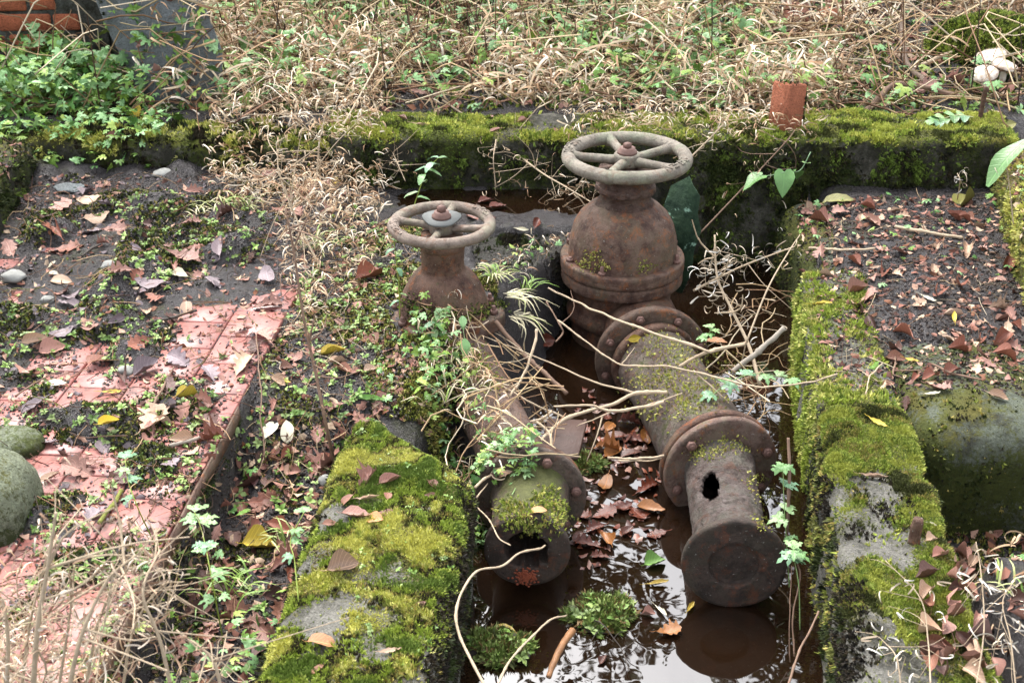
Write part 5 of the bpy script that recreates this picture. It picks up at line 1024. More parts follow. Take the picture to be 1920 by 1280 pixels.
# ---- single leaves one can point to
for a in [
    (352, 748, 'round', 'yellow', .062, 30, 'curled bright yellow leaf on the red tiles with brown edge', .4), (205, 795, 'beech', 'yellow', .055, 10, 'pale yellow leaf lying flat on pink tile near moss'), (104, 725, 'beech', 'cream', .06, 20, 'creamy yellow leaf on tile below the pyramid shaped brown leaf'),
    (207, 738, 'willow', 'yellow', .06, 12, 'small yellow leaf right of the creamy one on tile'), (338, 520, 'beech', 'cream', .06, -20, 'bent cream leaf on mossy mud near the tile patch'), (97, 500, 'willow', 'cream', .05, 80, 'white upright leaf on black mud'), (101, 516, 'round', 'cream', .032, 10, 'small round white leaf touching the upright white one'),
    (188, 682, 'round', 'rust', .085, 60, 'folded pyramid shaped rust brown leaf on the mud', .5), (456, 688, 'oak', 'tan', .105, 80, 'pale oak leaf with wavy lobes on the tile corner', .1), (290, 797, 'oak', 'tan', .125, 75, 'large pale oak leaf lying stalk up on pink tile', .1), (100, 660, 'round', 'pinkbrown', .075, 20, 'curled tan leaf on moss left of the pyramid shaped leaf', .3),
    (106, 396, 'oak', 'pinkbrown', .13, 50, 'big pinkish oak leaf near the far left mud corner', .15), (120, 470, 'oak', 'rust', .11, 10, 'reddish oak leaf on dark mud at the left', .15), (340, 487, 'oak', 'pinkbrown', .12, -10, 'long mauve brown leaf in the middle of the mud', .15), (690, 523, 'round', 'rust', .10, 40, 'large cupped red brown leaf left of the small valve', .3), (690, 751, 'willow', 'green', .095, -8, 'fresh green lance leaf behind the mossy plinth', .05),
    (625, 665, 'beech', 'yellow', .075, 5, 'yellow leaf beside the tall dead stem', .2), (527, 714, 'willow', 'yellow', .06, -25, 'small yellow leaf at the tile edge', .2), (508, 808, 'beech', 'cream', .062, 70, 'cream leaf with dark veins leaning at the tile edge, left of two', .3), (539, 812, 'beech', 'cream', .062, 100, 'cream leaf with dark veins, right of two at the tile edge', .3),
    (695, 697, 'round', 'tan', .04, 20, 'small tan leaf above the moss of the plinth', .2), (689, 796, 'round', 'tan', .026, 20, 'tiny tan leaf at the back edge of the plinth', .2), (732, 905, 'beech', 'pinkbrown', .06, 30, 'two toned brown leaf on the plinth moss', .2), (688, 938, 'willow', 'tan', .06, 5, 'narrow tan leaf lying on the plinth moss', .15), (703, 977, 'beech', 'orange', .062, -35, 'orange brown leaf on the mossy plinth', .2),
    (668, 972, 'beech', 'pinkbrown', .07, -10, 'pinkish leaf left of the orange brown one on the plinth', .2), (643, 1067, 'round', 'tan', .07, 20, 'broad tan leaf on the left part of the plinth', .25), (690, 905, 'oak', 'pinkbrown', .075, 60, 'mauve leaf tilted on the plinth moss', .3), (468, 898, 'beech', 'plum', .075, -60, 'glossy dark red leaf at the top of the trench', .4), (492, 942, 'oak', 'rust', .085, 10, 'russet leaf standing in the trench', .4),
    (487, 1027, 'round', 'yellow', .085, 10, 'big yellow leaf in the trench', .2), (605, 1210, 'round', 'orange', .06, 10, 'orange tan leaf on the near end of the plinth', .2), (536, 1062, 'oak', 'pinkbrown', .08, 30, 'long brown leaf in the trench against the plinth', .2), (730, 1225, 'willow', 'tan', .05, 20, 'curled tan sliver on bare concrete of the plinth', .3),
    (1228, 1058, 'round', 'green', .06, 20, 'bright green leaf floating on the water', .03, .003), (1231, 1096, 'willow', 'wetyellow', .062, 8, 'yellow leaf floating below the green one', .03, .003), (1294, 1141, 'willow', 'wetyellow', .05, 60, 'pale yellow leaf on the water by the end flange', .05, .003), (1252, 1188, 'oak', 'wetorange', .07, 15, 'wet orange brown leaf floating on reflected sky', .05, .003), (1238, 1146, 'willow', 'cream', .05, -60, 'pale leaf floating next to the mossy clump', .05, .003),
    (1216, 1154, 'round', 'pinkbrown', .034, 0, 'small pinkish leaf floating near the pale one', .05, .003), (1137, 845, 'oak', 'wetorange', .085, -10, 'orange yellow leaf floating between the pipes', .06, .003), (1155, 822, 'beech', 'wetred', .07, 10, 'dark red veined leaf floating between the pipes', .06, .003), (946, 1186, 'beech', 'wetyellow', .06, -20, 'yellow leaf in dark water below the open flange', .04, .003), (1212, 918, 'oak', 'wetred', .085, 40, 'glossy red oak leaf beside the middle flange', .08, .003),
    (1130, 1239, 'beech', 'wetbrown', .032, 60, 'small brown leaf on the sky reflection', .05, .003), (1022, 640, 'round', 'wetred', .065, 10, 'curled dark red leaf in the mud of the pit', .4), (1538, 573, 'willow', 'yellow', .07, -3, 'bright yellow lance leaf at the back of the right kerb', .05), (1737, 561, 'willow', 'cream', .06, -40, 'pale yellow green leaf among the brown leaves', .05), (1788, 600, 'willow', 'yellow', .055, 80, 'orange yellow leaf standing among brown leaves', .3),
    (1745, 741, 'willow', 'cream', .05, -4, 'white narrow leaf on green concrete', .03), (1709, 679, 'willow', 'yellow', .05, -40, 'yellow leaf on the slab near a thin twig', .08), (1645, 796, 'willow', 'yellow', .06, -48, 'yellow leaf leaning on the bright moss', .1), (1636, 897, 'willow', 'tan', .07, -6, 'pale pink leaf on the moss of the right kerb', .05), (1572, 381, 'beech', 'olive', .11, -8, 'large olive leaf at the foot of the far kerb', .1), (1812, 385, 'round', 'olive', .10, 30, 'broad olive leaf leaning in the far slab corner', .5),
    (1610, 549, 'round', 'brown', .07, 10, 'curled brown leaf behind the yellow lance leaf', .3), (1665, 723, 'beech', 'brown', .035, 0, 'small brown leaf by thin twigs on the slab', .3), (1742, 985, 'willow', 'cream', .035, -40, 'cream and yellow scrap beside the bolt stub', .2), (1747, 1016, 'round', 'tan', .036, 20, 'pale square leaf on the right kerb below the bolt stub', .1), (1762, 1045, 'round', 'pinkbrown', .042, 20, 'pinkish square leaf at the rim of the right kerb', .1),
    (1758, 732, 'oak', 'pinkbrown', .07, -30, 'toothed brown leaf right of the white one', .2), (1190, 637, 'beech', 'yellow', .045, 15, 'golden leaf lying on the outlet flange', .1), (1342, 645, 'beech', 'orange', .075, -10, 'orange and green leaf wedged behind the thick pipe', .2), (946, 894, 'beech', 'tan', .045, 5, 'pale tan leaf on the mossy left flange', .2), (1010, 962, 'round', 'orange', .04, 10, 'orange leaf scrap on top of the end flange', .4),
    (218, 262, 'beech', 'rust', .075, 0, 'orange leaf lying on the slumped mossy kerb', .1), (153, 246, 'round', 'orange', .045, 0, 'small orange brown leaf left of the bigger orange one', .2), (261, 217, 'beech', 'yellow', .075, 85, 'yellow spotted leaf hanging on a stem over the kerb', .6), (790, 238, 'willow', 'tan', .08, -8, 'pale folded leaf on the moss of the kerb', .1), (722, 194, 'beech', 'yellow', .045, 10, 'small yellow leaf near the iron pin', .1),
    (895, 116, 'oak', 'orange', .10, 20, 'light orange oak leaf on the bank', .3), (806, 121, 'oak', 'tan', .10, 10, 'pale tan oak leaf on the bank', .3), (908, 150, 'oak', 'grey', .11, 70, 'mauve grey oak leaf on the bank', .3), (462, 28, 'round', 'yellow', .085, 10, 'pale yellow leaf hanging among stalks near the slates', .3), (1890, 238, 'round', 'olive', .06, 10, 'yellow green leaf on the far right end of the kerb', .15), (977, 432, 'willow', 'cream', .055, -15, 'cream leaf on the wet ledge between the valves', .1),
    (630, 342, 'beech', 'yellow', .06, -10, 'yellow leaf at the foot of the kerb break', .2), (1640, 505, 'willow', 'tan', .05, 10, 'small tan leaf behind the olive litter', .2), (1700, 760, 'oak', 'dark', .05, 40, 'dark shrivelled leaf at the crack beside the slab', .5)]:
    one(*a[:7], **dict(zip(('tilt', 'lift'), a[7:])))
# ---- the many that look alike
many([(0, 420), (200, 345), (430, 360), (560, 470), (545, 580), (470, 720), (300, 1050), (110, 960), (60, 800), (0, 780)], 74, [(4, 'oak', 'pinkbrown', 'pinkish brown oak leaf'), (3, 'oak', 'grey', 'grey mauve oak leaf'), (3, 'beech', 'grey', 'grey mauve sodden leaf'), (3, 'oak', 'dark', 'dark brown oak leaf'), (2, 'beech', 'tan', 'pale tan leaf'), (1, 'oak', 'rust', 'rusty red oak leaf')], (.045, .098), 'on the muddy red tiles')
many([(470, 760), (560, 600), (720, 440), (760, 620), (760, 740), (600, 860)], 20, [(4, 'oak', 'pinkbrown', 'pinkish oak leaf'), (2, 'beech', 'brown', 'brown oval leaf'), (1, 'beech', 'tan', 'tan oval leaf')], (.04, .075), 'on the soil strip')
many([(400, 960), (480, 850), (640, 860), (600, 960), (500, 1240), (330, 1230)], 34, [(3, 'oak', 'brown', 'brown oak leaf'), (3, 'oak', 'pinkbrown', 'pinkish oak leaf'), (2, 'beech', 'rust', 'russet oval leaf'), (2, 'beech', 'dark', 'dark brown oval leaf')], (.045, .085), 'in the leafy trench', -.3, .4)
many([(640, 900), (780, 800), (860, 1000), (780, 1280), (520, 1280), (600, 1000)], 8, [(1, 'beech', 'brown', 'small brown leaf')], (.03, .05), 'on the mossy plinth', -.06)
many([(1510, 390), (1850, 375), (1920, 520), (1920, 760), (1740, 740), (1560, 560), (1510, 470)], 66, [(5, 'oak', 'pinkbrown', 'pinkish brown oak leaf'), (4, 'beech', 'brown', 'brown oval leaf'), (4, 'beech', 'tan', 'pale tan oval leaf'), (3, 'oak', 'tan', 'pale tan oak leaf'), (3, 'curled', 'rust', 'crumpled reddish brown leaf'), (2, 'curled', 'dark', 'crumpled dark brown leaf')], (.035, .078), 'on the right slab', tilt=.35)
many([(1730, 1090), (1800, 1050), (1920, 1110), (1920, 1280), (1745, 1280)], 32, [(3, 'curled', 'brown', 'curled brown leaf'), (3, 'curled', 'dark', 'curled dark brown leaf'), (2, 'curled', 'tan', 'curled tan leaf'), (3, 'curled', 'pinkbrown', 'curled pinkish leaf')], (.04, .066), 'in the near right leaf pile', tilt=.6, lift=.012)
many([(620, 20), (1500, 0), (1900, 0), (1900, 190), (1550, 190), (620, 190)], 40, [(3, 'oak', 'pinkbrown', 'pinkish oak leaf'), (3, 'oak', 'brown', 'brown oak leaf'), (2, 'beech', 'rust', 'russet oval leaf')], (.065, .11), 'on the bank', tilt=.4, lift=.02)
many([(1080, 720), (1240, 830), (1240, 1000), (1080, 1080), (1060, 900)], 24, [(3, 'oak', 'wetred', 'sodden red brown oak leaf'), (2, 'beech', 'wetbrown', 'sodden dark brown leaf'), (1, 'beech', 'wetorange', 'sodden orange leaf')], (.045, .08), 'between the two pipes', -.31, .08, .002)
many([(870, 375), (1050, 385), (1020, 430), (880, 430)], 5, [(1, 'beech', 'wetred', 'wet red brown leaf')], (.05, .07), 'in the shallow puddle by the kerb', tilt=.1, lift=.002)
many([(620, 215), (1050, 215), (1050, 250), (620, 250)], 5, [(1, 'beech', 'pinkbrown', 'small pinkish leaf')], (.04, .06), 'on the moss of the long kerb', tilt=.2)
many([(400, 300), (620, 320), (700, 400), (520, 420)], 8, [(1, 'oak', 'pinkbrown', 'mauve brown oak leaf')], (.06, .09), 'on the mud below the kerb break', tilt=.2)

# =================================================================== TWIGS AND BRANCHES
def path(pts, lift=.008):
    """picture points to a line in space: plain points rest on what they meet, points with a third number lie at that distance"""
    out = []; known = []
    for k, p in enumerate(pts):
        if len(p) == 3: known.append((k, p[2]))
        elif k in (0, len(pts) - 1): known.append((k, hit(*p)[0].y))
    ks = [a for a, _ in known]; ys = [b_ for _, b_ in known]
    for k, p in enumerate(pts):
        y = float(np.interp(k, ks, ys)); h = hit(p[0], p[1])[0]
        if len(p) == 2 and y > h.y - .01: y = h.y - .006
        q = PY(p[0], p[1], y); out.append((q.x, q.y, q.z + lift * (1 if len(p) == 2 else 0)))
    return out
def twig(name, label, pts, r0, r1, mat, subs=(), kink=.0028, n=None, k=7, lift=.008, cat='twig'):
    P_ = spline(path(pts, lift), n or max(10, 5 * len(pts))); P_ = P_ + (np.stack([fbm(P_ * 1., 22, 3, 90 + c) for c in range(3)], -1) - .5) * 2 * kink * 2
    P_ = spline(P_, len(P_) * 2) if len(P_) < 40 else P_; rr_ = .82 * np.linspace(r0, r1, len(P_)) * (1 + .5 * (fbm(P_, 70, 2, 4) - .5)) * (1 + .35 * (rng.random(len(P_)) < .10)); V, F = tube(P_, rr_, k); o = MB().add(V, F).obj(name, mat); tag(o, label, cat)
    for s_ in subs:
        Q = spline(path(s_[0], lift), 5 * len(s_[0])); V, F = tube(Q + (np.stack([fbm(Q, 25, 3, 95 + c) for c in range(3)], -1) - .5) * .008, .82 * np.linspace(s_[1], s_[1] * .45, len(Q)), 6); MB().add(V, F).obj('side_twig', mat, o)
    return o
twig('dead_branch', 'pale forked dead branch lying across both pipes', [(1250, 735, 2.80), (1195, 737, 2.79), (1140, 760, 2.77), (1062, 785, 2.74), (1010, 830, 2.62), (975, 858, 2.52)], .0068, .0045, m_stick, [([(1062, 785, 2.74), (975, 743, 2.76), (880, 690, 2.84)], .0038), ([(1035, 770, 2.73), (1000, 788, 2.70), (905, 800, 2.66)], .0052), ([(1130, 778, 2.76), (1118, 820, 2.70), (1100, 865, 2.66)], .003), ([(1195, 737, 2.79), (1110, 714, 2.82), (1020, 675, 2.90), (902, 628, 3.0)], .0036)], cat='branch')
twig('dead_branch', 'second pale forked branch below the first, pointing right over the thick pipe', [(1245, 753, 2.76), (1195, 765, 2.75), (1145, 772, 2.74), (1105, 760, 2.75), (1040, 762, 2.72)], .0055, .0035, m_stick, [([(1145, 772, 2.74), (1090, 795, 2.70), (1080, 800, 2.7)], .0022), ([(1195, 765, 2.75), (1280, 738, 2.80)], .0035)], cat='branch')
twig('twig', 'pale straight twig rising steeply left of the forked branches', [(1005, 615, 2.92), (998, 665, 2.86), (975, 715, 2.80), (940, 765, 2.72), (900, 795, 2.66)], .0042, .0052, m_stick)
twig('twig', 'short pale upright twig hooked over the left pipe', [(1008, 790, 2.63), (1030, 815, 2.58), (1033, 840, 2.52), (1024, 862, 2.47)], .004, .0045, m_stick)
twig('twig', 'thin twig crossing in front of the large valve to the wall', [(1028, 540, 3.28), (1075, 562, 3.22), (1130, 588, 3.12), (1200, 615, 3.02), (1330, 660, 2.92)], .0035, .0045, m_stick, [([(1330, 660, 2.92), (1395, 643, 3.0), (1400, 640, 3.0)], .005)])
twig('grey_branch', 'thick grey stick propped between pipe and right wall', [(1372, 696, 2.93), (1420, 660, 2.95), (1470, 614, 2.98)], .010, .009, m_stickg, cat='branch')
twig('twig', 'pale twig lying along the thick pipe towards the wall', [(1268, 688, 2.96), (1300, 672, 2.95), (1332, 658, 2.93), (1395, 645, 3.0)], .0055, .006, m_stick)
twig('twig', 'long thin twig arching over the thick pipe to the right kerb', [(1045, 600, 3.1), (1110, 648, 3.0), (1165, 683, 2.92), (1270, 690, 2.84), (1400, 722, 2.74), (1500, 720, 2.66), (1570, 700, 2.60)], .003, .0026, m_stick, [([(1165, 683, 2.92), (1190, 650, 2.96)], .002), ([(1300, 694, 2.82), (1350, 740, 2.76), (1365, 752, 2.75)], .0024)])
twig('brown_stick', 'brown straight rod slanting down beside the left pipe', [(928, 604, 3.06), (985, 665, 2.98), (1062, 738, 2.86)], .0085, .0075, m_stickb, cat='stick')
twig('twig', 'thin reddish twig sticking out of the ledge mud', [(1025, 565, 3.3), (1050, 608, 3.2), (1055, 625, 3.18), (1042, 640, 3.15)], .003, .003, m_stickb, [([(1050, 610, 3.2), (1075, 580, 3.24), (1070, 545, 3.3)], .0022)])
twig('twig', 'slender pale twig bending down in front of the open flange', [(1022, 1022, 2.16), (1012, 1028, 2.13), (975, 1036, 2.06), (942, 1060, 2.0), (895, 1070, 1.95), (868, 1105, 1.88), (855, 1150, 1.82), (862, 1190, 1.78), (885, 1240, 1.72), (912, 1290, 1.66)], .0024, .0036, m_stick, kink=.0006)
twig('twig', 'short zigzag twig above the open flange', [(895, 952, 2.3), (918, 975, 2.24), (935, 1008, 2.16), (957, 1022, 2.12)], .0022, .0018, m_stick, kink=.0006)
twig('twig', 'pale curved twig leaning on the mossy clump', [(1062, 1153, 2.05), (1030, 1163, 1.98), (985, 1205, 1.86), (955, 1240, 1.78), (930, 1290, 1.70)], .0022, .0030, m_stick, kink=.0006)
twig('dark_twig', 'black leafless twig in the water over reflected sky', [(1110, 1165), (1130, 1175), (1165, 1225), (1180, 1262)], .0022, .0012, m_stickd, [([(1130, 1175), (1110, 1205), (1085, 1235)], .0012), ([(1165, 1225), (1195, 1200), (1200, 1170)], .0012), ([(1150, 1205), (1165, 1190), (1190, 1185)], .001)], kink=.003)
twig('rotten_stick', 'rotten brown and orange stick standing in the water', [(1072, 1180, 2.03), (1050, 1215, 1.97), (1028, 1270, 1.9)], .011, .007, m_plain('rotten_wood', (.25, .12, .05), .5, .7, 40, .6), cat='stick')
twig('dead_branch', 'crooked brown branch bent like an elbow on the bank', [(1622, 212, 4.42), (1650, 180, 4.50), (1672, 160, 4.56), (1700, 158, 4.58), (1760, 170, 4.56), (1818, 187, 4.52)], .014, .011, m_stickb, kink=.003, cat='branch')
twig('dead_branch', 'dark upright dead branch behind the crooked brown one', [(1690, 38, 5.2), (1694, 90, 5.05), (1702, 120, 4.95), (1738, 158, 4.75)], .012, .014, m_plain('dark_branch', (.16, .115, .085), .8, .5, 40, .4), kink=.004, cat='branch')
twig('dead_branch', 'long pale branch beneath the mossy mound at the right', [(1728, 122, 4.9), (1790, 95, 4.95), (1830, 72, 5.0), (1880, 45, 5.05)], .010, .007, m_stick, kink=.004, cat='branch')
twig('dead_branch', 'straight pale stick pointing up from the lichen covered brick', [(1425, 8, 5.5), (1450, 35, 5.35), (1473, 62, 5.25)], .010, .011, m_stick, cat='branch')
twig('dead_branch', 'pale slanting stick right of the lichen covered brick', [(1600, 82), (1650, 62), (1695, 38)], .009, .007, m_stick, lift=.03, cat='branch')
twig('dead_branch', 'brown limb lying across the bank left of centre', [(640, 88), (720, 72), (800, 62), (870, 65)], .011, .008, m_stickb, lift=.03, kink=.004, cat='branch')
twig('dead_branch', 'short thick broken stick propped behind the kerb', [(805, 168), (825, 145), (842, 128)], .014, .012, m_stickg, lift=.03, cat='branch')
twig('twig', 'long thin stalk leaning from the bank onto the kerb top', [(780, 60), (850, 125), (925, 190), (945, 205)], .004, .004, m_stick, lift=.06)
twig('twig', 'long straight stalk crossing the right part of the bank', [(1030, 30), (1120, 92), (1200, 150), (1262, 210)], .004, .005, m_stick, lift=.08)
twig('twig', 'long pale stalk rising to the right across the bank', [(1280, 122), (1420, 92), (1560, 62)], .003, .004, m_stick, lift=.07)
twig('twig', 'brownish long stalk lying level above the kerb', [(1000, 190), (1140, 200), (1300, 208), (1430, 206)], .003, .003, m_stickb, lift=.04)
twig('twig', 'pale stick on the slab below the far kerb', [(1678, 428), (1740, 440), (1806, 450)], .007, .006, m_stick)
twig('twig', 'pale straight stick on the slab left of the other stick', [(1517, 469), (1580, 472), (1642, 471)], .005, .0045, m_stick)
twig('twig', 'short white stick standing on the bank right of the standing brick', [(1580, 124), (1612, 125)], .006, .005, m_stick, lift=.02)
twig('twig', 'small forked twig on the slab beside the yellow leaf', [(1680, 660), (1676, 690), (1673, 706)], .0035, .003, m_stickb, [([(1673, 706), (1695, 715)], .002), ([(1676, 700), (1720, 698), (1756, 700)], .0028)])
twig('twig', 'brown twig lying among the leaves of the slab', [(1748, 688), (1790, 705), (1840, 718)], .004, .003, m_stickb)
twig('twig', 'thin bent twig on green concrete near the kerb crack', [(1653, 686), (1630, 712), (1622, 745)], .0024, .002, m_stick, kink=.003)
twig('twig', 'dark twig lying on the mud above the tiles', [(280, 610), (320, 600), (370, 586)], .006, .004, m_stickd)
twig('twig', 'reddish twig lying on tile above the large pale oak leaf', [(285, 768), (305, 735), (326, 692)], .004, .003, m_stickb)
twig('twig', 'dark short stick in the mud at the upper left', [(155, 485), (172, 472), (190, 462)], .005, .004, m_stickd)
twig('twig', 'mossy stick lying by the tile edge', [(318, 842), (360, 830), (395, 815)], .006, .005, m_stickg)
twig('twig', 'thin brown twig across the left tiles', [(30, 748), (70, 722), (105, 703)], .003, .002, m_stickb)
twig('twig', 'green mossy twig lying on pale pink tile', [(188, 985), (210, 952), (228, 925)], .0065, .005, m_plain('mossy_twig', (.16, .17, .035), .9, .5, 80, .8))
twig('twig', 'long thin reddish stem standing at the tile edge', [(497, 870), (492, 800), (488, 720), (482, 640)], .0026, .002, m_stickb, lift=.02)
twig('twig', 'pale twigs end poking over the left flange', [(890, 915, 2.36), (918, 890, 2.42), (940, 878, 2.46)], .004, .003, m_stick, [([(893, 932, 2.36), (915, 905, 2.42)], .003)])
twig('twig', 'pale level twig between the pipes touching the middle flange', [(1140, 858, 2.62), (1200, 860, 2.6), (1245, 853, 2.58)], .0042, .0036, m_stick, [([(1160, 864, 2.6), (1210, 864, 2.6), (1240, 858, 2.58)], .003)])
twig('stem', 'brown bare stem standing against the right wall', [(1474, 1030, 2.27), (1478, 950, 2.3), (1480, 880, 2.34), (1478, 820, 2.38)], .0050, .0042, m_stickb, kink=.0005, cat='stem')
twig('stem', 'pair of thin trailing stems beside the holed pipe', [(1490, 1230, 2.0), (1487, 1150, 2.06), (1500, 1080, 2.12), (1490, 1040, 2.16)], .0024, .002, m_stickb, [([(1480, 1240, 2.0), (1482, 1140, 2.06), (1486, 1060, 2.14)], .002)], kink=.001, cat='stem')
twig('stem', 'thin brown stem leaning on the near end of the right wall', [(1535, 1145, 1.93), (1515, 1190, 1.87), (1498, 1220, 1.83), (1475, 1290, 1.74)], .0026, .003, m_stickb, kink=.001, cat='stem')

# =================================================================== PLANTS
def Rz(V, a): c_, s_ = math.cos(a), math.sin(a); return np.c_[V[:, 0] * c_ - V[:, 1] * s_, V[:, 0] * s_ + V[:, 1] * c_, V[:, 2]]
def willowherb(label, pts, r, npod, pod, spread=.03, mat=None, lo=.35, cols=CURLC, brown=False, side=0, name='dead_willowherb', lift=.0):
    P_ = spline(path(pts, lift), 24); V, F = tube(P_, np.linspace(r, r * .45, 24), 6); base = Vector(P_[0]); t_ = empty(name, base, label=label, cat='dead plant'); MB().add(V - P_[0], F).obj('stem', mat or m_stick, t_)
    q = rng.uniform(lo, 1, npod); idx = (q * 23).astype(int); pos = P_[idx] + rng.normal(0, spread, (npod, 3)); d_ = pos - P_[idx]; d_ /= np.linalg.norm(d_, axis=1)[:, None] + 1e-9
    o = scatter('seed_pods', CURL, pos - P_[0], d_ + np.array([0, 0, .3]), rng.uniform(*pod, npod), cols, MA, t_, 1., .5); tag(o, kind='stuff')
    mb = MB()
    for k in range(npod // 3): V, F = tube(np.array([P_[idx[k]], pos[k]]), [.0009, .0006], 3, False); mb.add(V - P_[0], F)
    for k in range(side):
        i = rng.integers(6, 22); e_ = P_[i] + rng.normal(0, spread * 2.2, 3); V, F = tube(spline([P_[i], (P_[i] + e_) / 2 + rng.normal(0, .01, 3), e_], 6), [r * .5, r * .45, r * .4, r * .35, r * .3, r * .25], 4, False); mb.add(V - P_[0], F)
    tag(mb.obj('pod_stalks', mat or m_stick, t_), kind='stuff'); return t_
WC = [lin(c) * .68 for c in ((232, 224, 210), (220, 204, 180), (240, 234, 224), (204, 184, 158))]
willowherb('dead willowherb with white curled pods in the gap right of the large valve', [(1425, 722, 2.95), (1405, 650, 3.05), (1372, 580, 3.15), (1345, 520, 3.22), (1340, 440, 3.28)], .006, 70, (.03, .06), .035, lo=.4, cols=WC, side=6)
willowherb('dead stalk with white curls reaching from the gap to the slab', [(1300, 545, 3.4), (1390, 500, 3.38), (1490, 462, 3.36)], .004, 26, (.028, .055), .03, lo=.1, cols=WC, side=3)
willowherb('thin dead stalk leaning right in the gap by the slab edge', [(1400, 640, 3.0), (1440, 540, 3.1), (1480, 470, 3.2), (1500, 440, 3.25)], .003, 8, (.02, .04), .02, side=2)
willowherb('tall brown dead plant standing beside the tile edge', [(628, 872), (610, 790, 2.50), (592, 700, 2.55), (570, 600, 2.60), (552, 480, 2.66), (535, 390, 2.70)], .0048, 70, (.012, .032), .032, m_stickb, .15, [lin(c) * .62 for c in ((150, 116, 84), (120, 90, 66), (176, 142, 104))], side=10)
willowherb('long dead willowherb stalk with withered pods hanging over the kerb', [(830, 188, 4.5), (930, 258, 4.25), (1010, 320, 3.98), (1060, 350, 3.86), (1120, 386, 3.74)], .004, 70, (.02, .05), .05, None, .3, CURLC, side=8)
willowherb('withered willowherb with hanging curls left of the long stalk', [(700, 190, 4.4), (730, 270, 4.12), (760, 340, 3.95)], .003, 46, (.018, .045), .045, None, .1, CURLC, side=5)
willowherb('withered stalk hanging over the middle of the kerb face', [(930, 262, 4.06), (925, 300, 3.98), (930, 350, 3.96)], .002, 18, (.02, .05), .03, None, .1, CURLC, side=3)
willowherb('dead stalk leaning between the kerb face and standing brick', [(1310, 440, 3.85), (1400, 345, 3.95), (1470, 270, 4.0), (1490, 245, 4.05)], .003, 22, (.018, .04), .03, m_stickb, .2, CURLC, side=5)
willowherb('brown withered stalk with curls behind the larger handwheel', [(1290, 300, 4.0), (1340, 250, 4.08), (1370, 215, 4.2)], .003, 40, (.02, .045), .04, None, .1, CURLC, side=4)
willowherb('pale dead plant behind the small handwheel on the left', [(600, 500), (560, 420, 3.5), (525, 330, 3.55), (520, 280, 3.6)], .004, 60, (.018, .045), .05, m_stick, .1, CURLC, side=9)
willowherb('dead plant standing in front of the kerb break', [(560, 420), (590, 350, 3.9), (600, 260, 3.95), (615, 200, 4.0)], .004, 70, (.02, .05), .06, m_stick, .1, CURLC, side=9)
willowherb('curled white seed stalk on the far right of the slab', [(1795, 375), (1800, 340, 3.8), (1795, 325, 3.82)], .0022, 9, (.025, .045), .02, cols=WC)
willowherb('white curls hanging from the yellow mossed kerb', [(1900, 420, 3.3), (1890, 330, 3.32), (1880, 300, 3.34)], .0018, 8, (.02, .035), .02, cols=WC)
# close to the camera, out of focus
for q, (lab, pts, r_, n_, sz) in enumerate([
    ('blurred dry plant at the near left corner, brown head upright', [(60, 1330, 1.30), (70, 1180, 1.30), (90, 1060, 1.32), (105, 960, 1.33)], .0045, 46, (.014, .036)), ('blurred dry plant in the near left corner, leaning right', [(120, 1340, 1.28), (150, 1200, 1.30), (200, 1090, 1.34), (255, 1040, 1.36)], .004, 46, (.016, .042)),
    ('blurred dry stalk with curls beside the tile edging', [(330, 1330, 1.36), (300, 1200, 1.38), (268, 1110, 1.4), (300, 1030, 1.46)], .0032, 34, (.018, .045)), ('blurred dry stalk at the very left edge', [(10, 1330, 1.32), (15, 1200, 1.34), (5, 1120, 1.36)], .004, 36, (.014, .04)), ('blurred pale stalk with curls above the trench end', [(420, 1340, 1.36), (400, 1240, 1.38), (330, 1180, 1.4)], .003, 26, (.018, .045))]):
    willowherb(lab, pts, r_, n_, sz, .035, m_stick, .1, [lin(c) * .7 for c in ((206, 184, 160), (176, 146, 120), (220, 204, 184), (150, 118, 94))], side=6)
for q, (lab, pts, r_, n_, sz) in enumerate([('blurred feathery dry stalk over the lower tiles, first from the left', [(40, 1290, 1.5), (60, 1150, 1.5), (100, 1000, 1.52)], .003, 95, (.016, .045)), ('blurred feathery dry stalk leaning to the tile edging', [(160, 1290, 1.5), (190, 1150, 1.5), (250, 1050, 1.52), (300, 990, 1.54)], .003, 95, (.016, .05)), ('blurred dry stalk with bent curled top over the edging', [(230, 1290, 1.48), (250, 1180, 1.5), (300, 1100, 1.52), (345, 1090, 1.54)], .0026, 70, (.02, .05)), ('blurred pale stalk between two feathery ones', [(110, 1290, 1.46), (130, 1160, 1.47), (140, 1060, 1.48)], .0026, 80, (.016, .045))]):
    willowherb(lab, pts, r_, n_, sz, .035, m_stick, .1, [lin(c) * .7 for c in ((206, 184, 160), (176, 146, 120), (220, 204, 184), (150, 118, 94))], side=8)
for q, (lab, pts, n_) in enumerate([
    ('white curly dead sprig over the near right kerb', [(1745, 1285, 1.6), (1740, 1200, 1.68), (1725, 1120, 1.74), (1660, 1050, 1.80)], 16), ('white curly dead sprig above the near leaf pile', [(1830, 1290, 1.62), (1845, 1180, 1.70), (1840, 1080, 1.78), (1830, 1015, 1.84)], 20), ('white curly sprig low at the right kerb corner', [(1690, 1290, 1.58), (1680, 1230, 1.62), (1655, 1200, 1.66)], 9), ('tangled white dead sprig at the lower right edge', [(1905, 1290, 1.62), (1895, 1200, 1.68), (1880, 1130, 1.74), (1900, 1090, 1.78)], 24)]):
    willowherb(lab, pts, .0016, n_, (.028, .058), .028, m_stick, .15, WC, side=3)
LEAFG = [m_leaf('fresh_leaf', tuple(lin(c) * .62), dark=.82, rough=.38, vein=1.3, spot=.12) for c in ((120, 168, 122), (134, 180, 112), (112, 158, 88), (150, 186, 120))]
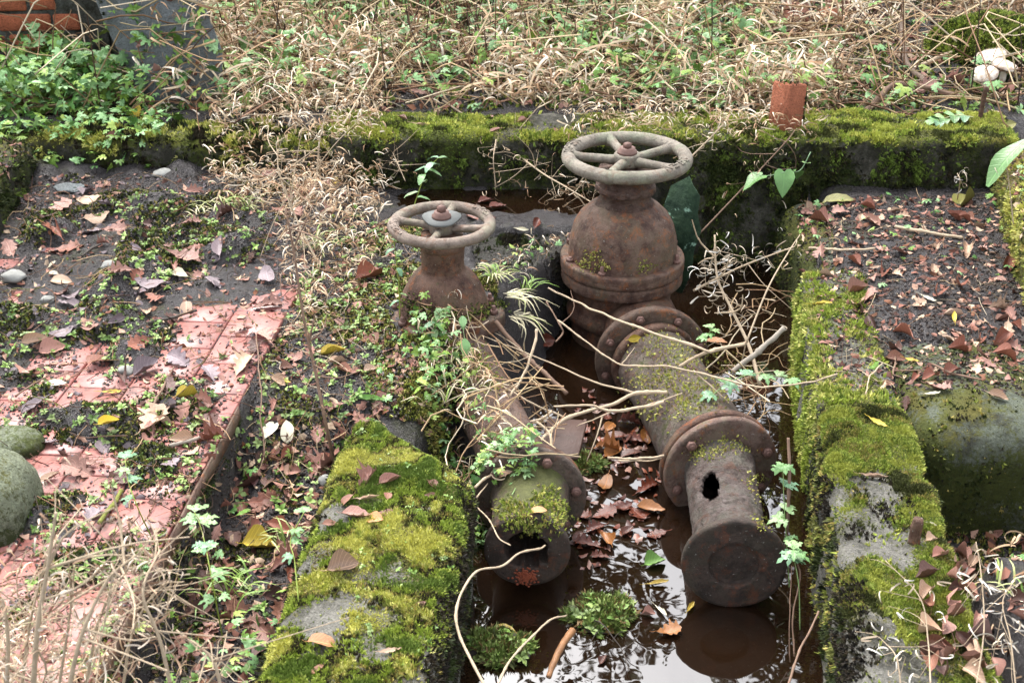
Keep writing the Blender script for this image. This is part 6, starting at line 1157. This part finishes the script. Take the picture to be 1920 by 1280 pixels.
# green plants with single leaves
def green_plant(name, label, pts, leaves, r=.0022, temps=None, mat=MAG, cols=GREENS, leafname='leaf'):
    """leaves: (where along the stem 0..1, yaw degrees, size, droop)"""
    P_ = spline(path(pts, .004), 16); t_ = empty(name, P_[0], label=label, cat='plant'); V, F = tube(P_, np.linspace(r, r * .5, 16), 5); MB().add(V - P_[0], F, cols[0] * np.array([1.1, .9, .8])).obj('stem', mat, t_)
    for (q, yaw, size, dr) in leaves:
        base = P_[int(q * 15)] - P_[0]; V, F = temps[random.randrange(len(temps))]; V = np.asarray(V); UV = np.c_[V[:, 1] / .3, V[:, 0]]; V = V * size; V[:, 2] += .06 * size * np.sin(V[:, 0] / size * 7 + yaw) * np.abs(V[:, 1]) / size * 3; dr = math.radians(dr); V = np.c_[V[:, 0] * math.cos(dr) + V[:, 2] * math.sin(dr), V[:, 1], -V[:, 0] * math.sin(dr) + V[:, 2] * math.cos(dr)]; V = Rz(V, math.radians(yaw)) + base
        MB().add(V, F, None, UV).obj(leafname, LEAFG[random.randrange(4)], t_)
    return t_
def heart():
    out = [(0, 0), (-.12, .10), (-.14, .24), (.0, .38), (.22, .42), (.48, .34), (.75, .18), (1, 0)]; pts_ = out + [(x_, -y_) for x_, y_ in out[-2:0:-1]]; m = len(pts_); V = np.array([(x_, y_, .25 * abs(y_) - .25 * x_ * x_) for x_, y_ in pts_]); V = np.vstack([V, [(.3, 0, 0)]]); return V, [np.array([[m, i, (i + 1) % m] for i in range(m)])]
HEART = [heart()]; LANCE = [oval(1., .20, .25, 6), oval(1., .24, .35, 6)]; OVAL = [oval(1., .32, .2, 6), oval(1., .36, .3, 6)]
BIND = [lin(c) * .62 for c in ((128, 176, 138), (112, 160, 118), (140, 186, 150))]
green_plant('bindweed', 'bindweed with blue green heart leaves against the kerb face', [(1520, 285, 3.98), (1500, 320, 3.96), (1475, 322, 3.94), (1435, 330, 3.94), (1405, 322, 3.94)], [(.35, 70, .06, 30), (.55, -95, .085, 58), (.8, 200, .08, 20), (.45, 120, .04, 20), (.15, 60, .04, 10)], .002, HEART, cols=BIND)
green_plant('broad_leaf_plant', 'large smooth green leaf drooping in at the right edge', [(1990, 250, 3.4), (1950, 258, 3.38), (1925, 262, 3.36)], [(1., 205, .17, 42), (.2, 20, .15, 20)], .003, [oval(1., .19, .2, 8)], cols=[lin((120, 176, 128)) * .62])
green_plant('leaf_sprig', 'pale pinnate leaf sprig lying on the kerb moss', [(1825, 222), (1795, 218), (1765, 226), (1755, 232)], [(q, y_, .055, 4) for q in (.2, .4, .6, .8) for y_ in (135, 255)] + [(1., 195, .055, 4)], .0018, OVAL, cols=[lin(c) * .7 for c in ((196, 214, 170), (176, 204, 158))])
green_plant('willowherb_shoot', 'bright green shoot behind the small handwheel', [(765, 420, 3.6), (785, 360, 3.62), (800, 320, 3.64), (822, 296, 3.66)], [(q, y_, .05, 15) for q, y_ in ((.3, 20), (.35, 190), (.5, 80), (.6, 250), (.7, 0), (.75, 170), (.85, 60), (.9, 240), (1., 30), (1., 140))], .002, LANCE, cols=GREENY)
green_plant('willowherb_shoot', 'fresh green rosette plant at the foot of the small valve', [(812, 640, 2.96), (815, 620, 2.96), (818, 600, 2.96)], [(q, y_, .042, d_) for q, y_, d_ in ((.4, 200, 10), (.4, 340, 10), (.6, 270, 15), (.6, 100, 5), (.75, 30, 5), (.75, 150, 5), (.9, 300, 0), (.9, 220, 0), (1., 80, -30), (1., 10, -20))], .002, LANCE, cols=[lin(c) * .62 for c in ((120, 190, 90), (140, 200, 110))])
green_plant('willowherb_shoot', 'two pale green leaves on a thin stem before the left pipe', [(880, 668, 2.86), (872, 640, 2.88), (868, 610, 2.9)], [(.95, 95, .035, -40), (.6, 280, .045, 60), (.9, 100, .02, -20)], .0015, OVAL, cols=[lin((150, 190, 140)) * .65])
green_plant('willowherb_shoot', 'light green weed standing left of the small valve body', [(750, 600), (748, 540, 3.08), (742, 480, 3.1), (738, 450, 3.12)], [(q, y_, .032, 20) for q, y_ in ((.2, 200), (.3, 20), (.45, 120), (.55, 300), (.7, 30), (.8, 210), (1., 90))], .002, LANCE, cols=GREENY)
def herb_rob(label, pts, leaves, cols=GREENS): return green_plant('herb_robert', label, pts, leaves, .0016, HERB, cols=cols)
herb_rob('ferny green herb climbing beside the holed pipe', [(1480, 1100, 2.2), (1475, 1020, 2.26), (1470, 940, 2.30), (1468, 870, 2.34)], [(.3, 250, .045, 5), (.55, 190, .045, 5), (.6, 30, .04, 0), (.8, 20, .045, 0), (.95, 100, .042, -10), (1., 270, .045, 0), (.45, 300, .035, 0)])
herb_rob('ferny green herb low on the right wall above the water', [(1500, 1180, 2.06), (1498, 1100, 2.10), (1490, 1050, 2.14), (1488, 1030, 2.14)], [(.8, 200, .045, 5), (.9, 330, .04, 5), (1., 80, .045, -5), (1., 260, .042, 0), (.7, 20, .035, 5)])
herb_rob('spray of ferny leaves between thick pipe and right wall', [(1330, 745, 2.76), (1370, 715, 2.78), (1420, 700, 2.80), (1480, 710, 2.78)], [(.1, 200, .045, 10), (.3, 100, .05, 0), (.35, 260, .045, 20), (.55, 80, .045, 0), (.75, 280, .05, 10), (.9, 40, .045, 0), (1., 300, .045, 10)])
herb_rob('small ferny leaves behind the thick pipe collar', [(1320, 640, 3.05), (1335, 615, 3.06)], [(.3, 190, .035, 0), (.8, 20, .035, 0), (1., 110, .035, 0), (.6, 280, .03, 5)])
herb_rob('ferny leaf cluster on the left flange', [(960, 930), (975, 900, 2.40), (985, 885, 2.40)], [(.4, 190, .028, 0), (.9, 350, .03, 0), (1., 90, .028, -10)])
herb_rob('weed with pale stems in the near trench beside the plinth', [(560, 1130), (552, 1050, 1.95), (545, 1010, 2.0), (570, 960, 2.05)], [(.4, 220, .03, 0), (.6, 30, .032, 0), (1., 100, .03, 0), (.8, 300, .028, 0)], GREENY)
herb_rob('light green weed at the lower end of the tile edging', [(420, 1210), (400, 1100, 1.8), (380, 1000, 1.9), (365, 960, 1.95)], [(.3, 200, .04, 0), (.4, 20, .04, 0), (.55, 120, .045, 0), (.65, 280, .04, 0), (.8, 40, .045, 0), (.9, 180, .04, 0), (1., 90, .04, 0)], GREENY)
herb_rob('thin stemmed weed with small leaves over the lower tiles', [(300, 1040), (262, 960, 1.95), (240, 900, 2.0), (235, 860, 2.05)], [(.5, 190, .032, 0), (.7, 20, .03, 0), (1., 90, .04, 0), (.9, 260, .032, 0)], GREENY)
# grass tufts
def grass(label, px, py, n, ln, cols, yd=None, dirx=0., up=.8, name='grass_tuft', spread=.012):
    h = PY(px, py, yd) if yd else hit(px, py)[0]; t_ = empty(name, h, label=label, cat='grass'); mb = MB()
    for k in range(n):
        a = rng.uniform(0, 6.28); l = ln * rng.uniform(.5, 1.1); d_ = np.array([math.cos(a) * .55 + dirx, math.sin(a) * .5, up * rng.uniform(.6, 1.2)]); d_ /= np.linalg.norm(d_); s0 = np.r_[rng.normal(0, spread, 2), 0]; m_ = s0 + d_ * l * .55; e_ = s0 + d_ * l * .85 + np.array([math.cos(a) * .3 * l, math.sin(a) * .3 * l, -.30 * l]); P_ = spline([s0, m_, e_], 7); w_ = np.cross(d_, [0, 0, 1]); w_ /= np.linalg.norm(w_) + 1e-6; wv = (np.array([.5, 1, 1, .9, .75, .5, .1]) * .0022)[:, None] * w_
        mb.add(np.concatenate([P_ - wv, P_ + wv]), [np.array([[i, i + 1, 8 + i, 7 + i] for i in range(6)])], cols[rng.integers(len(cols))] * rng.uniform(.8, 1.15))
    tag(mb.obj('blades', MAG, t_), kind='stuff'); return t_
GRS = [lin(c) * .62 for c in ((190, 196, 130), (150, 176, 84), (216, 206, 168), (120, 156, 64))]
grass('pale grass tuft spilling out right of the small valve flange', 955, 552, 24, .10, GRS[:1] + GRS[2:3] * 3, 3.12, .75, .05)
grass('second pale grass tuft hanging under the small valve flange', 965, 590, 18, .10, GRS[:1] + GRS[2:3] * 3, 3.08, .7, -.05)
grass('green grass tuft on the face of the wet ledge', 985, 545, 12, .09, GRS[1:2] + GRS[3:], 3.28, .3, .7)
grass('mixed grass tuft on the ledge corner behind the small valve', 925, 520, 30, .08, GRS, 3.3, .2, .5)
grass('pale grass tuft drooping over the left pipe bend', 860, 690, 26, .08, GRS[:1] + GRS[2:3] * 2 + GRS[1:2], 2.84, .2, .7, spread=.03)
grass('long pale grass tuft at the soil edge above the left pipe', 840, 740, 24, .09, GRS[:1] + GRS[2:3] * 2 + GRS[1:2], 2.74, .1, .8, spread=.04)
grass('thin grass tuft on the mud in front of the kerb break', 460, 395, 26, .11, GRS, None, 0, 1., spread=.02)
grass('grass tuft beside the tall dead plant', 590, 470, 36, .10, GRS[2:3] + GRS[:2], None, 0, .9, spread=.03)
grass('dry grass tuft on the mud below the slumped kerb', 380, 395, 30, .08, GRS[2:3] + GRS[:1], None, 0, .4, spread=.03)
grass('wispy green grass tuft in the lower trench', 440, 1120, 24, .13, GRS[1:2] + GRS[3:], None, 0, .9, spread=.03)
grass('grassy tuft near the yellow leaf in the trench', 540, 1020, 18, .10, GRS[:2], None, 0, .9, spread=.02)
grass('yellowish grass tuft at the far right of the slab', 1900, 1110, 14, .08, GRS, None, 0, .7, spread=.02)
for px_, py_, n_, ln_, lab in ((470, 200, 46, .34, 'pale dry grass tuft draping over the slumped kerb'), (560, 175, 50, .38, 'big pale dry grass tuft above the kerb break'), (430, 110, 40, .34, 'dry grass tuft right of the slates'), (690, 120, 34, .36, 'dry grass tuft behind the leftmost iron pin'), (1090, 190, 30, .28, 'dry grass tuft left of the large handwheel on the bank'), (1290, 170, 40, .30, 'dry grass tuft behind the large handwheel'), (1400, 190, 46, .30, 'dry grass tuft left of the standing brick'), (1520, 150, 40, .30, 'dry grass tuft behind the standing brick'), (1180, 60, 34, .38, 'dry grass tuft at the top middle of the bank'), (980, 60, 30, .36, 'sparse dry grass tuft among brown stems'), (1650, 60, 26, .34, 'dry grass tuft by the upright dark branch')):
    grass(lab, px_, py_, n_, ln_, [c * 1.1 for c in CURLC[:4]], None, rng.uniform(-.5, .5), .7, spread=.04)
# mossy clumps in the water
def clump(px, py, r, label, seed, yel=False):
    h = PZ(px, py, WZ); t_ = empty('moss_clump', h, label=label, cat='moss'); V, F = rock(seed, r, r * .7, r * .20, 4, .6); MB().add(V, F).obj('soil_lump', m_stickd, t_); S = remember(V + np.array(h), F)
    p, nn = surf_sample(S, 1300, lambda c, N: (N[:, 2] > .0) * (.06 + sstep(.44, .56, fbm(c, 28, 3, seed)))); o = scatter('moss', TUFT, p - np.array(h), nn, .016 * rng.uniform(.3, 1.5, len(p)), [lin(c) * .8 for c in ((132, 150, 78), (104, 126, 58), (158, 172, 104), (84, 92, 46), (120, 96, 60))], MAG, t_, 1., .8, True); tag(o, kind='stuff')
    m = 60; p, nn = surf_sample(S, m, lambda c, N: (N[:, 2] > .2) * 1.); o = scatter('sprigs', SEED, p - np.array(h), nn, rng.uniform(.012, .024, m), SEEDC, MAG, t_, 1., .4, True); tag(o, kind='stuff')
clump(1118, 1150, .072, 'green moss clump rising out of the water', 5)
clump(930, 1215, .075, 'dark mossy clump at the foot of the plinth', 6)
clump(1090, 872, .05, 'leafy green clump in the water beside the left flange', 7)
# mossy mound with mushrooms
mp = PZ(1875, 135, .2); V, F = rock(12, .26, .16, .13, 4, .2); V = rough(V, .02, 8) + np.array([mp.x + .02, mp.y + .22, .24]); me = mk_mesh('mossy_mound', V, F, mc_kerb); me.attributes.new('moss', 'FLOAT', 'POINT').data.foreach_set('value', np.full(len(V), .8, np.float32)); mo = link('mossy_mound', me); tag(mo, 'mossy green mound behind the mushrooms', 'mound'); S_m = remember(V, F)
p, nn = surf_sample(S_m, 5000, lambda c, N: (N[:, 2] > -.1) * 1.); tag(scatter('moss', TUFT, p, nn, .012 * rng.uniform(.6, 1.3, len(p)), MOSSG + MOSSD[:2], MA, mo, 1, .3, True), kind='stuff')
t = NT('mushroom_cap'); v = t.coord(); sx = t.n('ShaderNodeSeparateXYZ'); t.l(v, sx.inputs[0]); m_cap = t.done(t.mix(t.ramp(t.noise(60, 5, .7, v), [(.40, 0.), (.6, 1.)]), (.72, .66, .58), (.42, .30, .21)), .6, t.bump(t.noise(90, 4, .7, v), .3, .003)); m_mstem = m_plain('mushroom_stem', (.72, .66, .58), .7, .15)
for (px, py, r_, tl, lab) in ((1858, 103, .062, (.15, -.3), 'brown capped pale mushroom, topmost of the three'), (1882, 122, .064, (.05, .25), 'flat wide white mushroom, right one of the three'), (1846, 138, .052, (.3, -.25), 'small tilted white mushroom, lowest of the three')):
    h = hit(px, py + 26)[0]; h = PY(px, py, h.y - .01); t_ = empty('mushroom', (h.x, h.y, h.z - .05), label=lab, cat='mushroom'); V, F = lathe([(0, .018), (r_ * .4, .017), (r_ * .8, .011), (r_, .000), (r_ * .98, -.006), (r_ * .6, .002), (r_ * .25, .004), (0, .004)], 32); V = rough(V, .002, 14, px); M_ = np.array((Matrix.Rotation(tl[0], 3, 'X') @ Matrix.Rotation(tl[1], 3, 'Y'))); MB().add(V @ M_.T + np.array([0, 0, .05]), F).obj('cap', m_cap, t_)
    V, F = tube(spline([(0, 0, -.06), (.006, 0, 0), (0, 0, .052)], 8), np.linspace(.014, .011, 8), 10); MB().add(V, F).obj('stalk', m_mstem, t_)
# sodden board between the pipes
bx, bf = box(.11, .16, .014, .002); o = MB().add(rough(bx, .004, 10), bf).obj('wooden_board', m_plain('sodden_wood', (.075, .042, .032), .5, .5, 20, .6), None, False); p = PY(1058, 742, 2.84); o.location = (p.x, p.y, WZ + .03); o.rotation_euler = (R(8), R(-4), R(-12)); tag(o, 'sodden brown board floating beside the left pipe', 'board')
